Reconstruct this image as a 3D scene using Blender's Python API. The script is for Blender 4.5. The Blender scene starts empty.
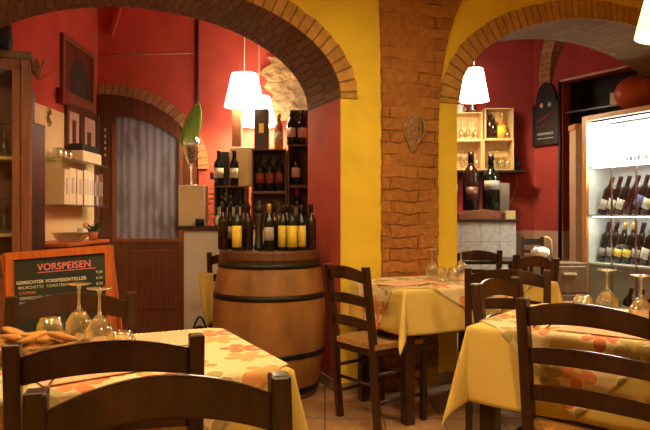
import bpy, bmesh, math, random
from mathutils import Vector, Matrix
random.seed(7)
C = bpy.context.scene.collection
PI = math.pi
TH = math.radians(22); U = Vector((math.cos(TH), math.sin(TH), 0)); N = Vector((-math.sin(TH), math.cos(TH), 0))
O = Vector((.10, 4.10, 0))
def W(s, t, z=0): return O + U*s + N*t + Vector((0, 0, z))

# ------------------------------------------------------------ materials
def newmat(name):
    m = bpy.data.materials.new(name); m.use_nodes = True
    nt = m.node_tree; b = nt.nodes['Principled BSDF']
    return m, nt, b
def node(nt, typ, **kw):
    n = nt.nodes.new(typ)
    for k, v in kw.items(): setattr(n, k, v)
    return n
def inp(n, **kw):
    for k, v in kw.items(): n.inputs[k.replace('_', ' ')].default_value = v
def mathn(nt, op, a, b=None, c=None):
    n = nt.nodes.new('ShaderNodeMath'); n.operation = op
    for i, x in enumerate((a, b, c)):
        if x is None: continue
        if isinstance(x, (int, float)): n.inputs[i].default_value = x
        else: nt.links.new(x, n.inputs[i])
    return n.outputs[0]
def ramp(nt, fac, stops, mode='LINEAR'):
    r = nt.nodes.new('ShaderNodeValToRGB'); r.color_ramp.interpolation = mode
    while len(r.color_ramp.elements) < len(stops): r.color_ramp.elements.new(.5)
    for e, (p, c) in zip(r.color_ramp.elements, stops): e.position = p; e.color = (*c, 1)
    nt.links.new(fac, r.inputs[0]); return r.outputs[0]
def mixc(nt, fac, a, b, mode='MIX'):
    n = nt.nodes.new('ShaderNodeMix'); n.data_type = 'RGBA'; n.blend_type = mode
    for i, x in ((0, fac), (6, a), (7, b)):
        if isinstance(x, (int, float)): n.inputs[i].default_value = x
        elif isinstance(x, tuple): n.inputs[i].default_value = (*x, 1)
        else: nt.links.new(x, n.inputs[i])
    return n.outputs[2]
def plain(name, col, rough=.5, metal=0, var=.12, scale=12, bump=.0, stretch=(1, 1, 1), bscale=None, spec=.5):
    m, nt, b = newmat(name)
    tc = node(nt, 'ShaderNodeTexCoord'); mp = node(nt, 'ShaderNodeMapping'); mp.inputs['Scale'].default_value = stretch
    nt.links.new(tc.outputs['Object'], mp.inputs[0])
    nz = node(nt, 'ShaderNodeTexNoise'); inp(nz, Scale=scale, Detail=4.0); nt.links.new(mp.outputs[0], nz.inputs['Vector'])
    d = tuple(max(0, c*(1-var)) for c in col); l = tuple(min(1, c*(1+var)) for c in col)
    nt.links.new(ramp(nt, nz.outputs[0], [(.3, d), (.7, l)]), b.inputs['Base Color'])
    inp(b, Roughness=rough, Metallic=metal); b.inputs['Specular IOR Level'].default_value = spec
    if bump:
        n2 = node(nt, 'ShaderNodeTexNoise'); inp(n2, Scale=bscale or scale*2, Detail=5.0); nt.links.new(mp.outputs[0], n2.inputs['Vector'])
        bp = node(nt, 'ShaderNodeBump'); inp(bp, Strength=bump, Distance=.02); nt.links.new(n2.outputs[0], bp.inputs['Height'])
        nt.links.new(bp.outputs[0], b.inputs['Normal'])
    return m
def wood(name, dark, light, rough=.35, scale=3, axis=2, bump=.15):
    st = [14, 14, 14]; st[axis] = 1
    m, nt, b = newmat(name)
    tc = node(nt, 'ShaderNodeTexCoord'); mp = node(nt, 'ShaderNodeMapping'); mp.inputs['Scale'].default_value = st
    nt.links.new(tc.outputs['Object'], mp.inputs[0])
    nz = node(nt, 'ShaderNodeTexNoise'); inp(nz, Scale=scale, Detail=6.0, Distortion=.6); nt.links.new(mp.outputs[0], nz.inputs['Vector'])
    nt.links.new(ramp(nt, nz.outputs[0], [(.3, dark), (.72, light)]), b.inputs['Base Color'])
    inp(b, Roughness=rough)
    bp = node(nt, 'ShaderNodeBump'); inp(bp, Strength=bump, Distance=.004); nt.links.new(nz.outputs[0], bp.inputs['Height'])
    nt.links.new(bp.outputs[0], b.inputs['Normal'])
    return m
def brick(name, c1, c2, mortar, bw, rh, ms=.008, src='UV', rough=.9, bump=.6, offset=.5, dist=.25):
    m, nt, b = newmat(name)
    tc = node(nt, 'ShaderNodeTexCoord')
    nz = node(nt, 'ShaderNodeTexNoise'); inp(nz, Scale=7.0, Detail=3.0); nt.links.new(tc.outputs['Object'], nz.inputs['Vector'])
    va = node(nt, 'ShaderNodeVectorMath', operation='MULTIPLY_ADD')
    sb = node(nt, 'ShaderNodeVectorMath', operation='SUBTRACT'); sb.inputs[1].default_value = (.5, .5, .5)
    nt.links.new(nz.outputs['Color'], sb.inputs[0]); nt.links.new(sb.outputs[0], va.inputs[0])
    va.inputs[1].default_value = (rh*dist, rh*dist, rh*dist); nt.links.new(tc.outputs[src], va.inputs[2])
    br = node(nt, 'ShaderNodeTexBrick'); br.offset = offset
    inp(br, Scale=1.0, Mortar_Size=ms, Mortar_Smooth=.4, Bias=0.0, Brick_Width=bw, Row_Height=rh)
    br.inputs['Color1'].default_value = (*c1, 1); br.inputs['Color2'].default_value = (*c2, 1); br.inputs['Mortar'].default_value = (*mortar, 1)
    nt.links.new(va.outputs[0], br.inputs['Vector'])
    n3 = node(nt, 'ShaderNodeTexNoise'); inp(n3, Scale=22.0, Detail=6.0); nt.links.new(tc.outputs['Object'], n3.inputs['Vector'])
    colr = mixc(nt, .5, br.outputs['Color'], ramp(nt, n3.outputs[0], [(.3, (.45, .45, .45)), (.7, (1, 1, 1))]), 'MULTIPLY')
    nt.links.new(colr, b.inputs['Base Color']); inp(b, Roughness=rough)
    b.inputs['Specular IOR Level'].default_value = .15
    h = mathn(nt, 'MULTIPLY_ADD', br.outputs['Fac'], -1.0, mathn(nt, 'MULTIPLY', n3.outputs[0], .8))
    bp = node(nt, 'ShaderNodeBump'); inp(bp, Strength=bump, Distance=.012); nt.links.new(h, bp.inputs['Height'])
    nt.links.new(bp.outputs[0], b.inputs['Normal'])
    return m
def emis(name, col, s):
    m, nt, b = newmat(name); inp(b, Roughness=.6)
    b.inputs['Base Color'].default_value = (*col, 1)
    b.inputs['Emission Color'].default_value = (*col, 1); b.inputs['Emission Strength'].default_value = s
    return m
def glassmat(name, tint, refl=.06, edge=.55, milk=0):
    m, nt, b = newmat(name); nt.nodes.remove(b)
    out = nt.nodes['Material Output']
    tr = node(nt, 'ShaderNodeBsdfTransparent'); tr.inputs[0].default_value = (*tint, 1)
    gl = node(nt, 'ShaderNodeBsdfGlossy'); gl.inputs[0].default_value = (1, .97, .9, 1); gl.inputs['Roughness'].default_value = .04
    lw = node(nt, 'ShaderNodeLayerWeight'); lw.inputs[0].default_value = .35
    fac = mathn(nt, 'MULTIPLY_ADD', lw.outputs['Facing'], edge, refl)
    mx = node(nt, 'ShaderNodeMixShader'); nt.links.new(fac, mx.inputs[0])
    nt.links.new(gl.outputs[0], mx.inputs[2]); nt.links.new(mx.outputs[0], out.inputs[0])
    df = node(nt, 'ShaderNodeBsdfTranslucent'); df.inputs[0].default_value = (.95, .92, .8, 1)
    m2 = node(nt, 'ShaderNodeMixShader'); m2.inputs[0].default_value = milk
    nt.links.new(tr.outputs[0], m2.inputs[1]); nt.links.new(df.outputs[0], m2.inputs[2]); nt.links.new(m2.outputs[0], mx.inputs[1])
    return m
def floral(name):
    m, nt, b = newmat(name)
    tc = node(nt, 'ShaderNodeTexCoord')
    sc = node(nt, 'ShaderNodeVectorMath', operation='SCALE'); sc.inputs['Scale'].default_value = 7.2; nt.links.new(tc.outputs['UV'], sc.inputs[0])
    vo = node(nt, 'ShaderNodeTexVoronoi', voronoi_dimensions='2D'); inp(vo, Scale=1.0, Randomness=.55); nt.links.new(sc.outputs[0], vo.inputs['Vector'])
    sub = node(nt, 'ShaderNodeVectorMath', operation='SUBTRACT'); nt.links.new(sc.outputs[0], sub.inputs[0]); nt.links.new(vo.outputs['Position'], sub.inputs[1])
    sx = node(nt, 'ShaderNodeSeparateXYZ'); nt.links.new(sub.outputs[0], sx.inputs[0])
    sr = node(nt, 'ShaderNodeSeparateXYZ'); nt.links.new(vo.outputs['Color'], sr.inputs[0])
    ang = mathn(nt, 'ARCTAN2', sx.outputs[1], sx.outputs[0])
    ph = mathn(nt, 'MULTIPLY', sr.outputs[1], 6.0)
    lob = mathn(nt, 'ABSOLUTE', mathn(nt, 'COSINE', mathn(nt, 'MULTIPLY_ADD', ang, 2.5, ph)))
    rad = mathn(nt, 'MULTIPLY_ADD', mathn(nt, 'POWER', lob, .5), .36, .13)
    pet = mathn(nt, 'SUBTRACT', rad, vo.outputs['Distance'])
    inside = mathn(nt, 'GREATER_THAN', pet, 0.0); line = mathn(nt, 'LESS_THAN', mathn(nt, 'ABSOLUTE', pet), .022)
    core = mathn(nt, 'LESS_THAN', vo.outputs['Distance'], .07)
    pc = ramp(nt, sr.outputs[0], [(0, (.80, .22, .06)), (.28, (.42, .32, .10)), (.5, (.86, .36, .10)), (.7, (.50, .40, .16)), (.85, (.72, .13, .04))], 'CONSTANT')
    c = mixc(nt, mathn(nt, 'MULTIPLY', inside, .82), (.88, .70, .40), pc)
    c = mixc(nt, line, c, (.95, .82, .52)); c = mixc(nt, core, c, (.72, .50, .16))
    nt.links.new(c, b.inputs['Base Color']); inp(b, Roughness=.75); b.inputs['Specular IOR Level'].default_value = .2
    return m
def clothmat(name, col):
    m, nt, b = newmat(name)
    tc = node(nt, 'ShaderNodeTexCoord')
    nz = node(nt, 'ShaderNodeTexNoise'); inp(nz, Scale=400.0, Detail=2.0); nt.links.new(tc.outputs['UV'], nz.inputs['Vector'])
    nt.links.new(mixc(nt, nz.outputs[0], tuple(c*.9 for c in col), col), b.inputs['Base Color']); inp(b, Roughness=.85)
    b.inputs['Specular IOR Level'].default_value = .15
    # ironed-in fold lines
    sx = node(nt, 'ShaderNodeSeparateXYZ'); nt.links.new(tc.outputs['UV'], sx.inputs[0])
    hs = None
    for o in (0, 1):
        f = mathn(nt, 'PINGPONG', sx.outputs[o], .17)
        l = mathn(nt, 'LESS_THAN', f, .004); hs = l if hs is None else mathn(nt, 'MAXIMUM', hs, l)
    bp = node(nt, 'ShaderNodeBump'); inp(bp, Strength=.5, Distance=.004); nt.links.new(hs, bp.inputs['Height']); nt.links.new(bp.outputs[0], b.inputs['Normal'])
    return m

M = {}
M['yellow'] = plain('yellow_plaster', (.82, .60, .06), .85, var=.07, scale=5, bump=.12, bscale=30, spec=.1)
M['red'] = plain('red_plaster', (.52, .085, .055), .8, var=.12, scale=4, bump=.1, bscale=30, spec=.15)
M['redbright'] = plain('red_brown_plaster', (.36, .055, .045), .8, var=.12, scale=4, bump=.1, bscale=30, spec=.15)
M['cream_wall'] = plain('cream_plaster', (.78, .60, .33), .85, var=.06, scale=5, spec=.1)
M['dado'] = plain('dusty_pink_plaster', (.52, .34, .24), .85, var=.08, scale=5, spec=.1)
M['dark_hole'] = plain('near_black_recess', (.035, .028, .02), .8, var=.3)  # near-black colour of the alcove and the dark arch
M['brick_ring'] = brick('arch_brick', (.64, .36, .11), (.52, .27, .08), (.26, .14, .05), .062, .5, .006, dist=.03)
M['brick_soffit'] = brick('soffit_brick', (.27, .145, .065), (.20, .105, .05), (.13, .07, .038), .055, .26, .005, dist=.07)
def pilmat():
    m, nt, b = newmat('old_pillar_brick')
    tc = node(nt, 'ShaderNodeTexCoord')
    nz = node(nt, 'ShaderNodeTexNoise'); inp(nz, Scale=5.0, Detail=4.0); nt.links.new(tc.outputs['UV'], nz.inputs['Vector'])
    sb = node(nt, 'ShaderNodeVectorMath', operation='SUBTRACT'); sb.inputs[1].default_value = (.5, .5, .5); nt.links.new(nz.outputs['Color'], sb.inputs[0])
    va = node(nt, 'ShaderNodeVectorMath', operation='MULTIPLY_ADD'); va.inputs[1].default_value = (.06, .075, 0)
    nt.links.new(sb.outputs[0], va.inputs[0]); nt.links.new(tc.outputs['UV'], va.inputs[2])
    br = node(nt, 'ShaderNodeTexBrick'); br.offset = .37; inp(br, Scale=1.0, Mortar_Size=.005, Mortar_Smooth=.6, Bias=0.0, Brick_Width=.34, Row_Height=.078)
    br.inputs['Color1'].default_value = (.50, .225, .065, 1); br.inputs['Color2'].default_value = (.41, .17, .05, 1); br.inputs['Mortar'].default_value = (.45, .20, .06, 1)
    nt.links.new(va.outputs[0], br.inputs['Vector'])
    n2 = node(nt, 'ShaderNodeTexNoise'); inp(n2, Scale=3.2, Detail=3.0); nt.links.new(tc.outputs['UV'], n2.inputs['Vector'])
    n3 = node(nt, 'ShaderNodeTexNoise'); inp(n3, Scale=26.0, Detail=8.0); nt.links.new(tc.outputs['UV'], n3.inputs['Vector'])
    vis = ramp(nt, n2.outputs[0], [(.44, (.12, .12, .12)), (.60, (1, 1, 1))])
    crack = mathn(nt, 'MULTIPLY', br.outputs['Fac'], vis)
    c = mixc(nt, .7, br.outputs['Color'], ramp(nt, n3.outputs[0], [(.3, (.62, .55, .5)), (.68, (1, 1, 1))]), 'MULTIPLY')
    c = mixc(nt, mathn(nt, 'MULTIPLY', crack, .8), c, (.10, .045, .02))
    nt.links.new(c, b.inputs['Base Color']); inp(b, Roughness=.92); b.inputs['Specular IOR Level'].default_value = .1
    h = mathn(nt, 'MULTIPLY_ADD', crack, -1.0, mathn(nt, 'MULTIPLY', n3.outputs[0], 1.2))
    bp = node(nt, 'ShaderNodeBump'); inp(bp, Strength=1.0, Distance=.016); nt.links.new(h, bp.inputs['Height']); nt.links.new(bp.outputs[0], b.inputs['Normal'])
    return m
M['brick_pil'] = pilmat()
M['stone'] = plain('rough_stone', (.40, .27, .12), .95, var=.4, scale=11, bump=.7, bscale=18, spec=.05)
M['tile_floor'] = brick('terracotta_tile', (.56, .33, .18), (.44, .25, .13), (.20, .12, .07), .33, .33, .006, src='Object', rough=.45, bump=.25, offset=0, dist=.0)
M['white_tile'] = brick('white_glazed_tile', (.72, .66, .55), (.68, .62, .50), (.45, .40, .32), .2, .2, .004, rough=.25, bump=.15, offset=0, dist=0)
M['chair'] = wood('dark_walnut', (.026, .009, .004), (.062, .021, .009), .28)
M['darkwood'] = wood('dark_door_wood', (.075, .022, .010), (.15, .05, .02), .4)
M['cabinet'] = wood('reddish_cabinet_wood', (.16, .045, .014), (.28, .085, .026), .6)
M['chestwood'] = wood('brown_chest_wood', (.17, .09, .045), (.26, .15, .08), .5)
M['blackwood'] = wood('black_brown_wood', (.02, .011, .007), (.045, .023, .012), .4)
M['orangewood'] = wood('orange_frame_wood', (.42, .09, .02), (.60, .15, .03), .4)
M['crate'] = wood('pale_crate_wood', (.58, .38, .16), (.76, .55, .27), .6)
M['crate2'] = wood('brown_crate_wood', (.12, .06, .025), (.22, .12, .05), .6)
M['fridgewood'] = wood('amber_fridge_wood', (.48, .20, .06), (.66, .32, .11), .4)
M['barrel'] = plain('barrel_oak', (.29, .135, .04), .5, var=.38, scale=6, stretch=(1, 1, .5), bump=.15)
M['barrelrim'] = wood('barrel_dark_rim', (.08, .03, .012), (.15, .06, .022), .4)
M['hoop'] = plain('black_iron_hoop', (.03, .025, .02), .4, .6, var=.5, scale=25)
M['rush'] = plain('woven_rush', (.55, .30, .09), .7, var=.35, scale=60, bump=.6, stretch=(1, 8, 1))
M['cloth'] = clothmat('yellow_cotton', (.84, .62, .17))
M['floral'] = floral('floral_cotton')
M['napkin_pink'] = plain('pink_paper', (.84, .48, .30), .8, var=.05)
M['napkin_white'] = plain('white_cotton', (.82, .78, .70), .8, var=.05)
M['steel'] = plain('steel', (.65, .6, .5), .22, 1, var=.05)
M['glass'] = glassmat('clear_glass', (.95, .95, .90), .10, .95, .05)
M['glass_thick'] = glassmat('thick_stem_glass', (.9, .9, .84), .22, .8, .35)
M['pane'] = glassmat('window_glass', (.93, .94, .93), .02, .15)
M['glass_shelf'] = glassmat('greenish_shelf_glass', (.80, .88, .82), .1, .6)
M['bottle'] = plain('dark_green_glass', (.010, .013, .007), .08, var=.3)
M['bottle_brown'] = plain('brown_glass', (.03, .012, .006), .08, var=.3)
M['rose'] = plain('amber_wine_glass', (.62, .25, .06), .1, var=.1)
M['white_label'] = plain('ivory_paper', (.72, .66, .52), .7, var=.08)
M['grey_label'] = plain('faded_grey_paper', (.42, .38, .32), .7, var=.1)
M['yellow_label'] = plain('bright_yellow_paper', (.90, .62, .06), .6, var=.05)
M['blue_label'] = plain('blue_paper', (.13, .20, .50), .6)
M['red_label'] = plain('dark_red_paper', (.30, .05, .03), .6)
M['foil_dark'] = plain('dark_foil', (.03, .02, .025), .3, .4)
M['foil_red'] = plain('red_foil', (.5, .03, .03), .3, .3)
M['foil_gold'] = plain('gold_foil', (.75, .48, .12), .3, .6)
M['slate'] = plain('slate_board', (.022, .030, .020), .75, var=.35, scale=6)
M['chalk_white'] = plain('white_chalk', (.72, .68, .52), .9, var=.15, scale=80)
M['chalk_pink'] = plain('pink_chalk', (.75, .22, .24), .9, var=.15, scale=80)
M['chalk_orange'] = plain('orange_chalk', (.75, .28, .12), .9, var=.15, scale=80)
M['bread'] = plain('bread_crust', (.58, .27, .06), .8, var=.25, scale=18, bump=.4)
M['wicker'] = plain('wicker', (.38, .22, .09), .8, var=.35, scale=50, bump=.7)
M['shade'] = emis('lit_lamp_shade', (1, .90, .74), 7.0)
M['shade_front'] = emis('lit_cream_shade', (1, .74, .36), 1.6)
M['tube'] = emis('fridge_light_tube', (.95, 1, 1), 14.0)
M['fridge_in'] = plain('white_enamel', (.82, .84, .80), .5, var=.02)
M['counter_white'] = plain('white_painted_counter', (.70, .66, .60), .7, var=.05)
M['cream_box'] = plain('cream_board', (.80, .64, .40), .7, var=.05)
M['black'] = plain('black_matte', (.012, .011, .011), .6)
M['blackgloss'] = plain('black_glossy', (.012, .012, .014), .2)
M['green'] = plain('leaf_green', (.20, .42, .05), .5, var=.3, scale=8)
M['darkgreen'] = plain('dark_leaf', (.03, .10, .02), .6, var=.3)
M['terracotta'] = plain('terracotta_clay', (.55, .16, .06), .6, var=.1)
M['squash'] = plain('squash_skin', (.42, .07, .018), .4, var=.15, scale=6)
M['redbox'] = plain('red_plastic', (.22, .015, .015), .4)
M['gecko'] = plain('bronze_green', (.35, .24, .05), .4, .5)
M['marble'] = plain('mixed_pebbles', (.42, .38, .36), .5, var=.8, scale=45)
M['flower'] = plain('peach_petal', (.85, .42, .28), .7)
M['baseboard'] = plain('stone_skirting', (.34, .24, .15), .6, var=.15)
M['cord'] = plain('pale_cord', (.60, .45, .35), .6)
def lace():
    m, nt, b = newmat('lace_curtain_behind_glass')
    tc = node(nt, 'ShaderNodeTexCoord')
    wv = node(nt, 'ShaderNodeTexWave'); wv.bands_direction = 'X'; inp(wv, Scale=4.2, Distortion=6.0, Detail=3.0, Detail_Scale=1.2); 
    mp = node(nt, 'ShaderNodeMapping'); mp.inputs['Scale'].default_value = (1, 1, .12); nt.links.new(tc.outputs['Object'], mp.inputs[0]); nt.links.new(mp.outputs[0], wv.inputs['Vector'])
    nz = node(nt, 'ShaderNodeTexNoise'); inp(nz, Scale=5.0, Detail=3.0); mp2 = node(nt, 'ShaderNodeMapping'); mp2.inputs['Scale'].default_value = (1.6, 1, .7)
    nt.links.new(tc.outputs['Object'], mp2.inputs[0]); nt.links.new(mp2.outputs[0], nz.inputs['Vector'])
    a = ramp(nt, wv.outputs[0], [(0, (.17, .17, .24)), (1, (.30, .30, .40))])
    c = mixc(nt, mathn(nt, 'MULTIPLY', ramp(nt, nz.outputs[0], [(.48, (0, 0, 0)), (.62, (1, 1, 1))]), .55), a, (.10, .09, .085))
    nt.links.new(c, b.inputs['Base Color']); inp(b, Roughness=.25)
    return m
M['lace'] = lace()

# ------------------------------------------------------------ mesh helpers
def B(): return bmesh.new()
def box(bm, a, b, mi=0):
    vs = [bm.verts.new((x, y, z)) for x in (a[0], b[0]) for y in (a[1], b[1]) for z in (a[2], b[2])]
    for q in ((0, 1, 3, 2), (4, 6, 7, 5), (0, 4, 5, 1), (2, 3, 7, 6), (0, 2, 6, 4), (1, 5, 7, 3)):
        f = bm.faces.new([vs[i] for i in q]); f.material_index = mi
    return bm
def tube(bm, pts, r, seg=10, cap=True, sy=1.0):
    pts = [Vector(p) for p in pts]; n = len(pts); rr = r if isinstance(r, (list, tuple)) else [r]*n
    rings = []; up = None
    for i, p in enumerate(pts):
        d = (pts[min(i+1, n-1)]-pts[max(i-1, 0)]).normalized()
        if up is None: up = Vector((0, 0, 1)) if abs(d.z) < .9 else Vector((1, 0, 0))
        x = up.cross(d).normalized(); y = d.cross(x).normalized(); up = y
        rings.append([bm.verts.new(p + x*math.cos(2*PI*k/seg)*rr[i] + y*math.sin(2*PI*k/seg)*rr[i]*sy) for k in range(seg)])
    for a, b in zip(rings, rings[1:]):
        for k in range(seg): f = bm.faces.new((a[k], a[(k+1) % seg], b[(k+1) % seg], b[k])); f.smooth = True
    if cap: bm.faces.new(rings[0][::-1]); bm.faces.new(rings[-1])
    return bm
def lathe(bm, prof, seg=24, closed=False, a0=0, a1=2*PI, at=(0, 0, 0)):
    full = abs(a1-a0-2*PI) < 1e-4; cols = []; ns = seg if full else seg+1
    for k in range(ns):
        a = a0+(a1-a0)*k/seg
        cols.append([bm.verts.new((at[0]+r*math.cos(a), at[1]+r*math.sin(a), at[2]+z)) for r, z in prof])
    for k in range(seg):
        p, q = cols[k], cols[(k+1) % ns]
        for i in range(len(prof)-1+(1 if closed else 0)):
            j = (i+1) % len(prof)
            try: f = bm.faces.new((p[i], q[i], q[j], p[j])); f.smooth = True
            except ValueError: pass
    return bm
def rod(bm, a, b, w, h):   # rectangular bar from a to b
    a = Vector(a); b = Vector(b); d = (b-a).normalized()
    up = Vector((0, 0, 1)) if abs(d.z) < .95 else Vector((0, 1, 0))
    x = d.cross(up).normalized(); y = x.cross(d).normalized()
    vs = [bm.verts.new(p + x*sx*w/2 + y*sy*h/2) for p in (a, b) for sx, sy in ((-1, -1), (1, -1), (1, 1), (-1, 1))]
    for q in ((3, 2, 1, 0), (4, 5, 6, 7), (0, 1, 5, 4), (1, 2, 6, 5), (2, 3, 7, 6), (3, 0, 4, 7)): bm.faces.new([vs[i] for i in q])
    return bm
def prism(bm, poly, y0, y1, mi=0):   # poly in xz, extruded in y
    a = [bm.verts.new((x, y0, z)) for x, z in poly]; b = [bm.verts.new((x, y1, z)) for x, z in poly]; n = len(poly)
    bm.faces.new(a); bm.faces.new(b[::-1])
    for i in range(n): bm.faces.new((a[i], b[i], b[(i+1) % n], a[(i+1) % n]))
    for f in bm.faces: f.material_index = mi
    return bm
def bev(bm, off=.004, seg=2):
    bmesh.ops.remove_doubles(bm, verts=bm.verts, dist=1e-5)
    bmesh.ops.bevel(bm, geom=list(bm.edges), offset=off, segments=seg, affect='EDGES', profile=.5, clamp_overlap=True)
    return bm
def obj(name, bm, mats, parent=None, loc=(0, 0, 0), rot=(0, 0, 0), smooth=False, fix=True):
    if fix: bmesh.ops.recalc_face_normals(bm, faces=bm.faces)
    me = bpy.data.meshes.new(name); bm.to_mesh(me); bm.free()
    for m in (mats if isinstance(mats, (list, tuple)) else [mats]): me.materials.append(M[m])
    if smooth:
        for p in me.polygons: p.use_smooth = True
    o = bpy.data.objects.new(name, me); C.objects.link(o); o.location = loc; o.rotation_euler = rot
    if parent: o.parent = parent
    return o
def tag(o, label, cat, group=None, kind=None):
    o['label'] = label; o['category'] = cat
    if group: o['group'] = group
    if kind: o['kind'] = kind
    return o
def thing(name, label, cat, loc=(0, 0, 0), rot=(0, 0, 0), group=None):
    o = bpy.data.objects.new(name, None); C.objects.link(o); o.location = loc; o.rotation_euler = rot
    o.empty_display_size = .05
    return tag(o, label, cat, group)
def struct(name, bm, mats, **k):
    o = obj(name, bm, mats, **k); o['kind'] = 'structure'; return o
def kids(o): return [c for c in bpy.data.objects if c.parent == o]
def dup(o, parent=None):
    c = o.copy(); C.objects.link(c)
    if parent: c.parent = parent
    for ch in kids(o): dup(ch, c)
    return c
used = set()
def place(src, loc, rot=0, label=None, group=None, scale=None, cat=None):
    if src.name in used: o = dup(src)
    else: o = src; used.add(src.name)
    o.location = loc; o.rotation_euler = rot if isinstance(rot, (tuple, list)) else (0, 0, rot)
    if scale: o.scale = scale if isinstance(scale, (tuple, list)) else (scale,)*3
    if label: o['label'] = label
    if cat: o['category'] = cat
    if group: o['group'] = group
    elif 'group' in o and label: del o['group']
    return o

# ------------------------------------------------------------ the room
struct('floor', box(B(), (-3.4, -2.6, -.1), (4.9, 8, 0)), 'tile_floor')
S0L, S0R = -2.26, 0.0          # left arch
S1L, S1R = .878, 3.68          # right arch
ZS, TW, ZT = 1.905, .60, 3.3
def arch(s):
    for a, b, h, z in ((S0L, S0R, .61, ZS), (S1L, S1R, .73, ZS+.02)):
        if a < s < b: r = (b-a)/2; return z+h*math.sqrt(max(0, 1-((s-a-r)/r)**2))
    return 0.0
def arch_wall():
    bm = B(); uvl = bm.loops.layers.uv.new('UVMap')
    def face(ps, uvs, mi):
        f = bm.faces.new([bm.verts.new(p) for p in ps]); f.material_index = mi
        for l, uv in zip(f.loops, uvs): l[uvl].uv = uv
    def arcpts(a, b, h, z, n=48):
        r = (b-a)/2
        return [(a+r-r*math.cos(PI*i/n), z+h*math.sin(PI*i/n)) for i in range(n+1)]
    solid = [(-3.3, S0L), (S0R, S1L), (S1R, 4.6)]
    for a, b in solid:
        for t in (0, TW): face([W(a, t, 0), W(b, t, 0), W(b, t, ZT), W(a, t, ZT)], [(a, 0), (b, 0), (b, ZT), (a, ZT)], 0 if t == 0 else 1)
    for a, b, h, z in ((S0L, S0R, .61, ZS), (S1L, S1R, .73, ZS+.02)):
        P = arcpts(a, b, h, z); L = 0
        for (s0, z0), (s1, z1) in zip(P, P[1:]):
            for t in (0, TW): face([W(s0, t, z0), W(s1, t, z1), W(s1, t, ZT), W(s0, t, ZT)], [(s0, z0), (s1, z1), (s1, ZT), (s0, ZT)], 0 if t == 0 else 1)
            d = math.hypot(s1-s0, z1-z0)
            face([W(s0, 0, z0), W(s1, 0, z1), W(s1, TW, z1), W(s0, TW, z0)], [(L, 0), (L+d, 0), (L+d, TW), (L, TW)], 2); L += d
        for s in (a, b): face([W(s, 0, 0), W(s, TW, 0), W(s, TW, z), W(s, 0, z)], [(0, 0), (TW, 0), (TW, z), (0, z)], 1)
    face([W(-3.3, 0, ZT), W(4.6, 0, ZT), W(4.6, TW, ZT), W(-3.3, TW, ZT)], [(0, 0)]*4, 1)
    return bm
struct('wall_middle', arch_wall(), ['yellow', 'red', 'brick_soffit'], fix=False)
def ring(a, b, h, z, th, proud=.012):
    bm = B(); uvl = bm.loops.layers.uv.new('UVMap'); r = (b-a)/2; n = 72; L = 0; prev = None; rnd = random.Random(3)
    for i in range(n+1):
        c, s = math.cos(PI*i/n), math.sin(PI*i/n)
        nrm = Vector((-c/r, s/h)).normalized()
        p = Vector((a+r-r*c, z+h*s)); q = p+nrm*(th+rnd.uniform(-.006, .006))
        if i in (0, n): q = Vector((p.x+(-th if i == 0 else th), p.y))
        if prev:
            d = (p-prev[0]).length
            quads = [([(prev[0], -proud), (p, -proud), (q, -proud), (prev[1], -proud)], [(L, 0), (L+d, 0), (L+d, th), (L, th)]),
                     ([(prev[1], -proud), (q, -proud), (q, 0), (prev[1], 0)], [(L, th), (L+d, th), (L+d, th+.01), (L, th+.01)]),
                     ([(prev[0], -proud), (p, -proud), (p, .0), (prev[0], .0)], [(L, 0), (L+d, 0), (L+d, .01), (L, .01)])]
            for ps, uvs in quads:
                f = bm.faces.new([bm.verts.new(W(v.x, t, v.y)) for v, t in ps])
                for l, uv in zip(f.loops, uvs): l[uvl].uv = (uv[0], uv[1]+.05)
            L += d
        else:
            f = bm.faces.new([bm.verts.new(W(v.x, t, v.y)) for v, t in ((p, -proud), (q, -proud), (q, 0), (p, 0))])
        prev = (p, q)
    return bm
struct('trim_1', ring(S0L, S0R, .61, ZS, .116), 'brick_ring')
struct('trim_2', ring(S1L, S1R, .73, ZS+.02, .14), 'brick_ring')
def pilaster():
    bm = B(); uvl = bm.loops.layers.uv.new('UVMap'); rnd = random.Random(5); n = 110; prev = None
    for i in range(n+1):
        z = ZT*i/n; k = max(0, z-1.75)
        l = .289-.012*min(1, k)-.04*max(0, z-2.4)+rnd.uniform(-.004, .004); r = .709+.055*k+.20*k**3+rnd.uniform(-.005, .005)
        cols = [(l, 0, l), (l, -.03, l), ((l+r)/2, -.034, (l+r)/2), (r, -.03, r), (r, 0, r)]
        cur = [(W(s, t, z), (uu, z)) for s, t, uu in cols]
        if prev:
            for j in range(4):
                q = [prev[j], prev[j+1], cur[j+1], cur[j]]
                f = bm.faces.new([bm.verts.new(p) for p, _ in q])
                for lp, (_, uv) in zip(f.loops, q): lp[uvl].uv = uv
        prev = cur
    return bm
struct('trim_3', pilaster(), 'brick_pil')
def wallbox(name, p, q, z0, z1, th, mats, **k):   # wall between plan points p and q, thickness th to the left of p->q
    p = Vector((p[0], p[1], 0)); q = Vector((q[0], q[1], 0)); d = (q-p).normalized(); n = Vector((-d.y, d.x, 0))*th
    bm = B(); vs = [bm.verts.new(v+Vector((0, 0, z))) for z in (z0, z1) for v in (p, q, q+n, p+n)]
    for f in ((3, 2, 1, 0), (4, 5, 6, 7), (0, 1, 5, 4), (1, 2, 6, 5), (2, 3, 7, 6), (3, 0, 4, 7)): bm.faces.new([vs[i] for i in f])
    return struct(name, bm, mats, **k)
XL, YD, YB = -2.2, 6.2, 7.3
wl = wallbox('wall_left', (XL, 6.2), (XL, 3.80), 2.01, 3.6, -.12, 'red')
wallbox('wall_left', (XL, 6.2), (XL, 3.80), 0, 2.01, -.12, 'cream_wall')
wallbox('wall_back', (XL, YD), (.25, YD), 0, 3.6, .12, 'red')
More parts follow.
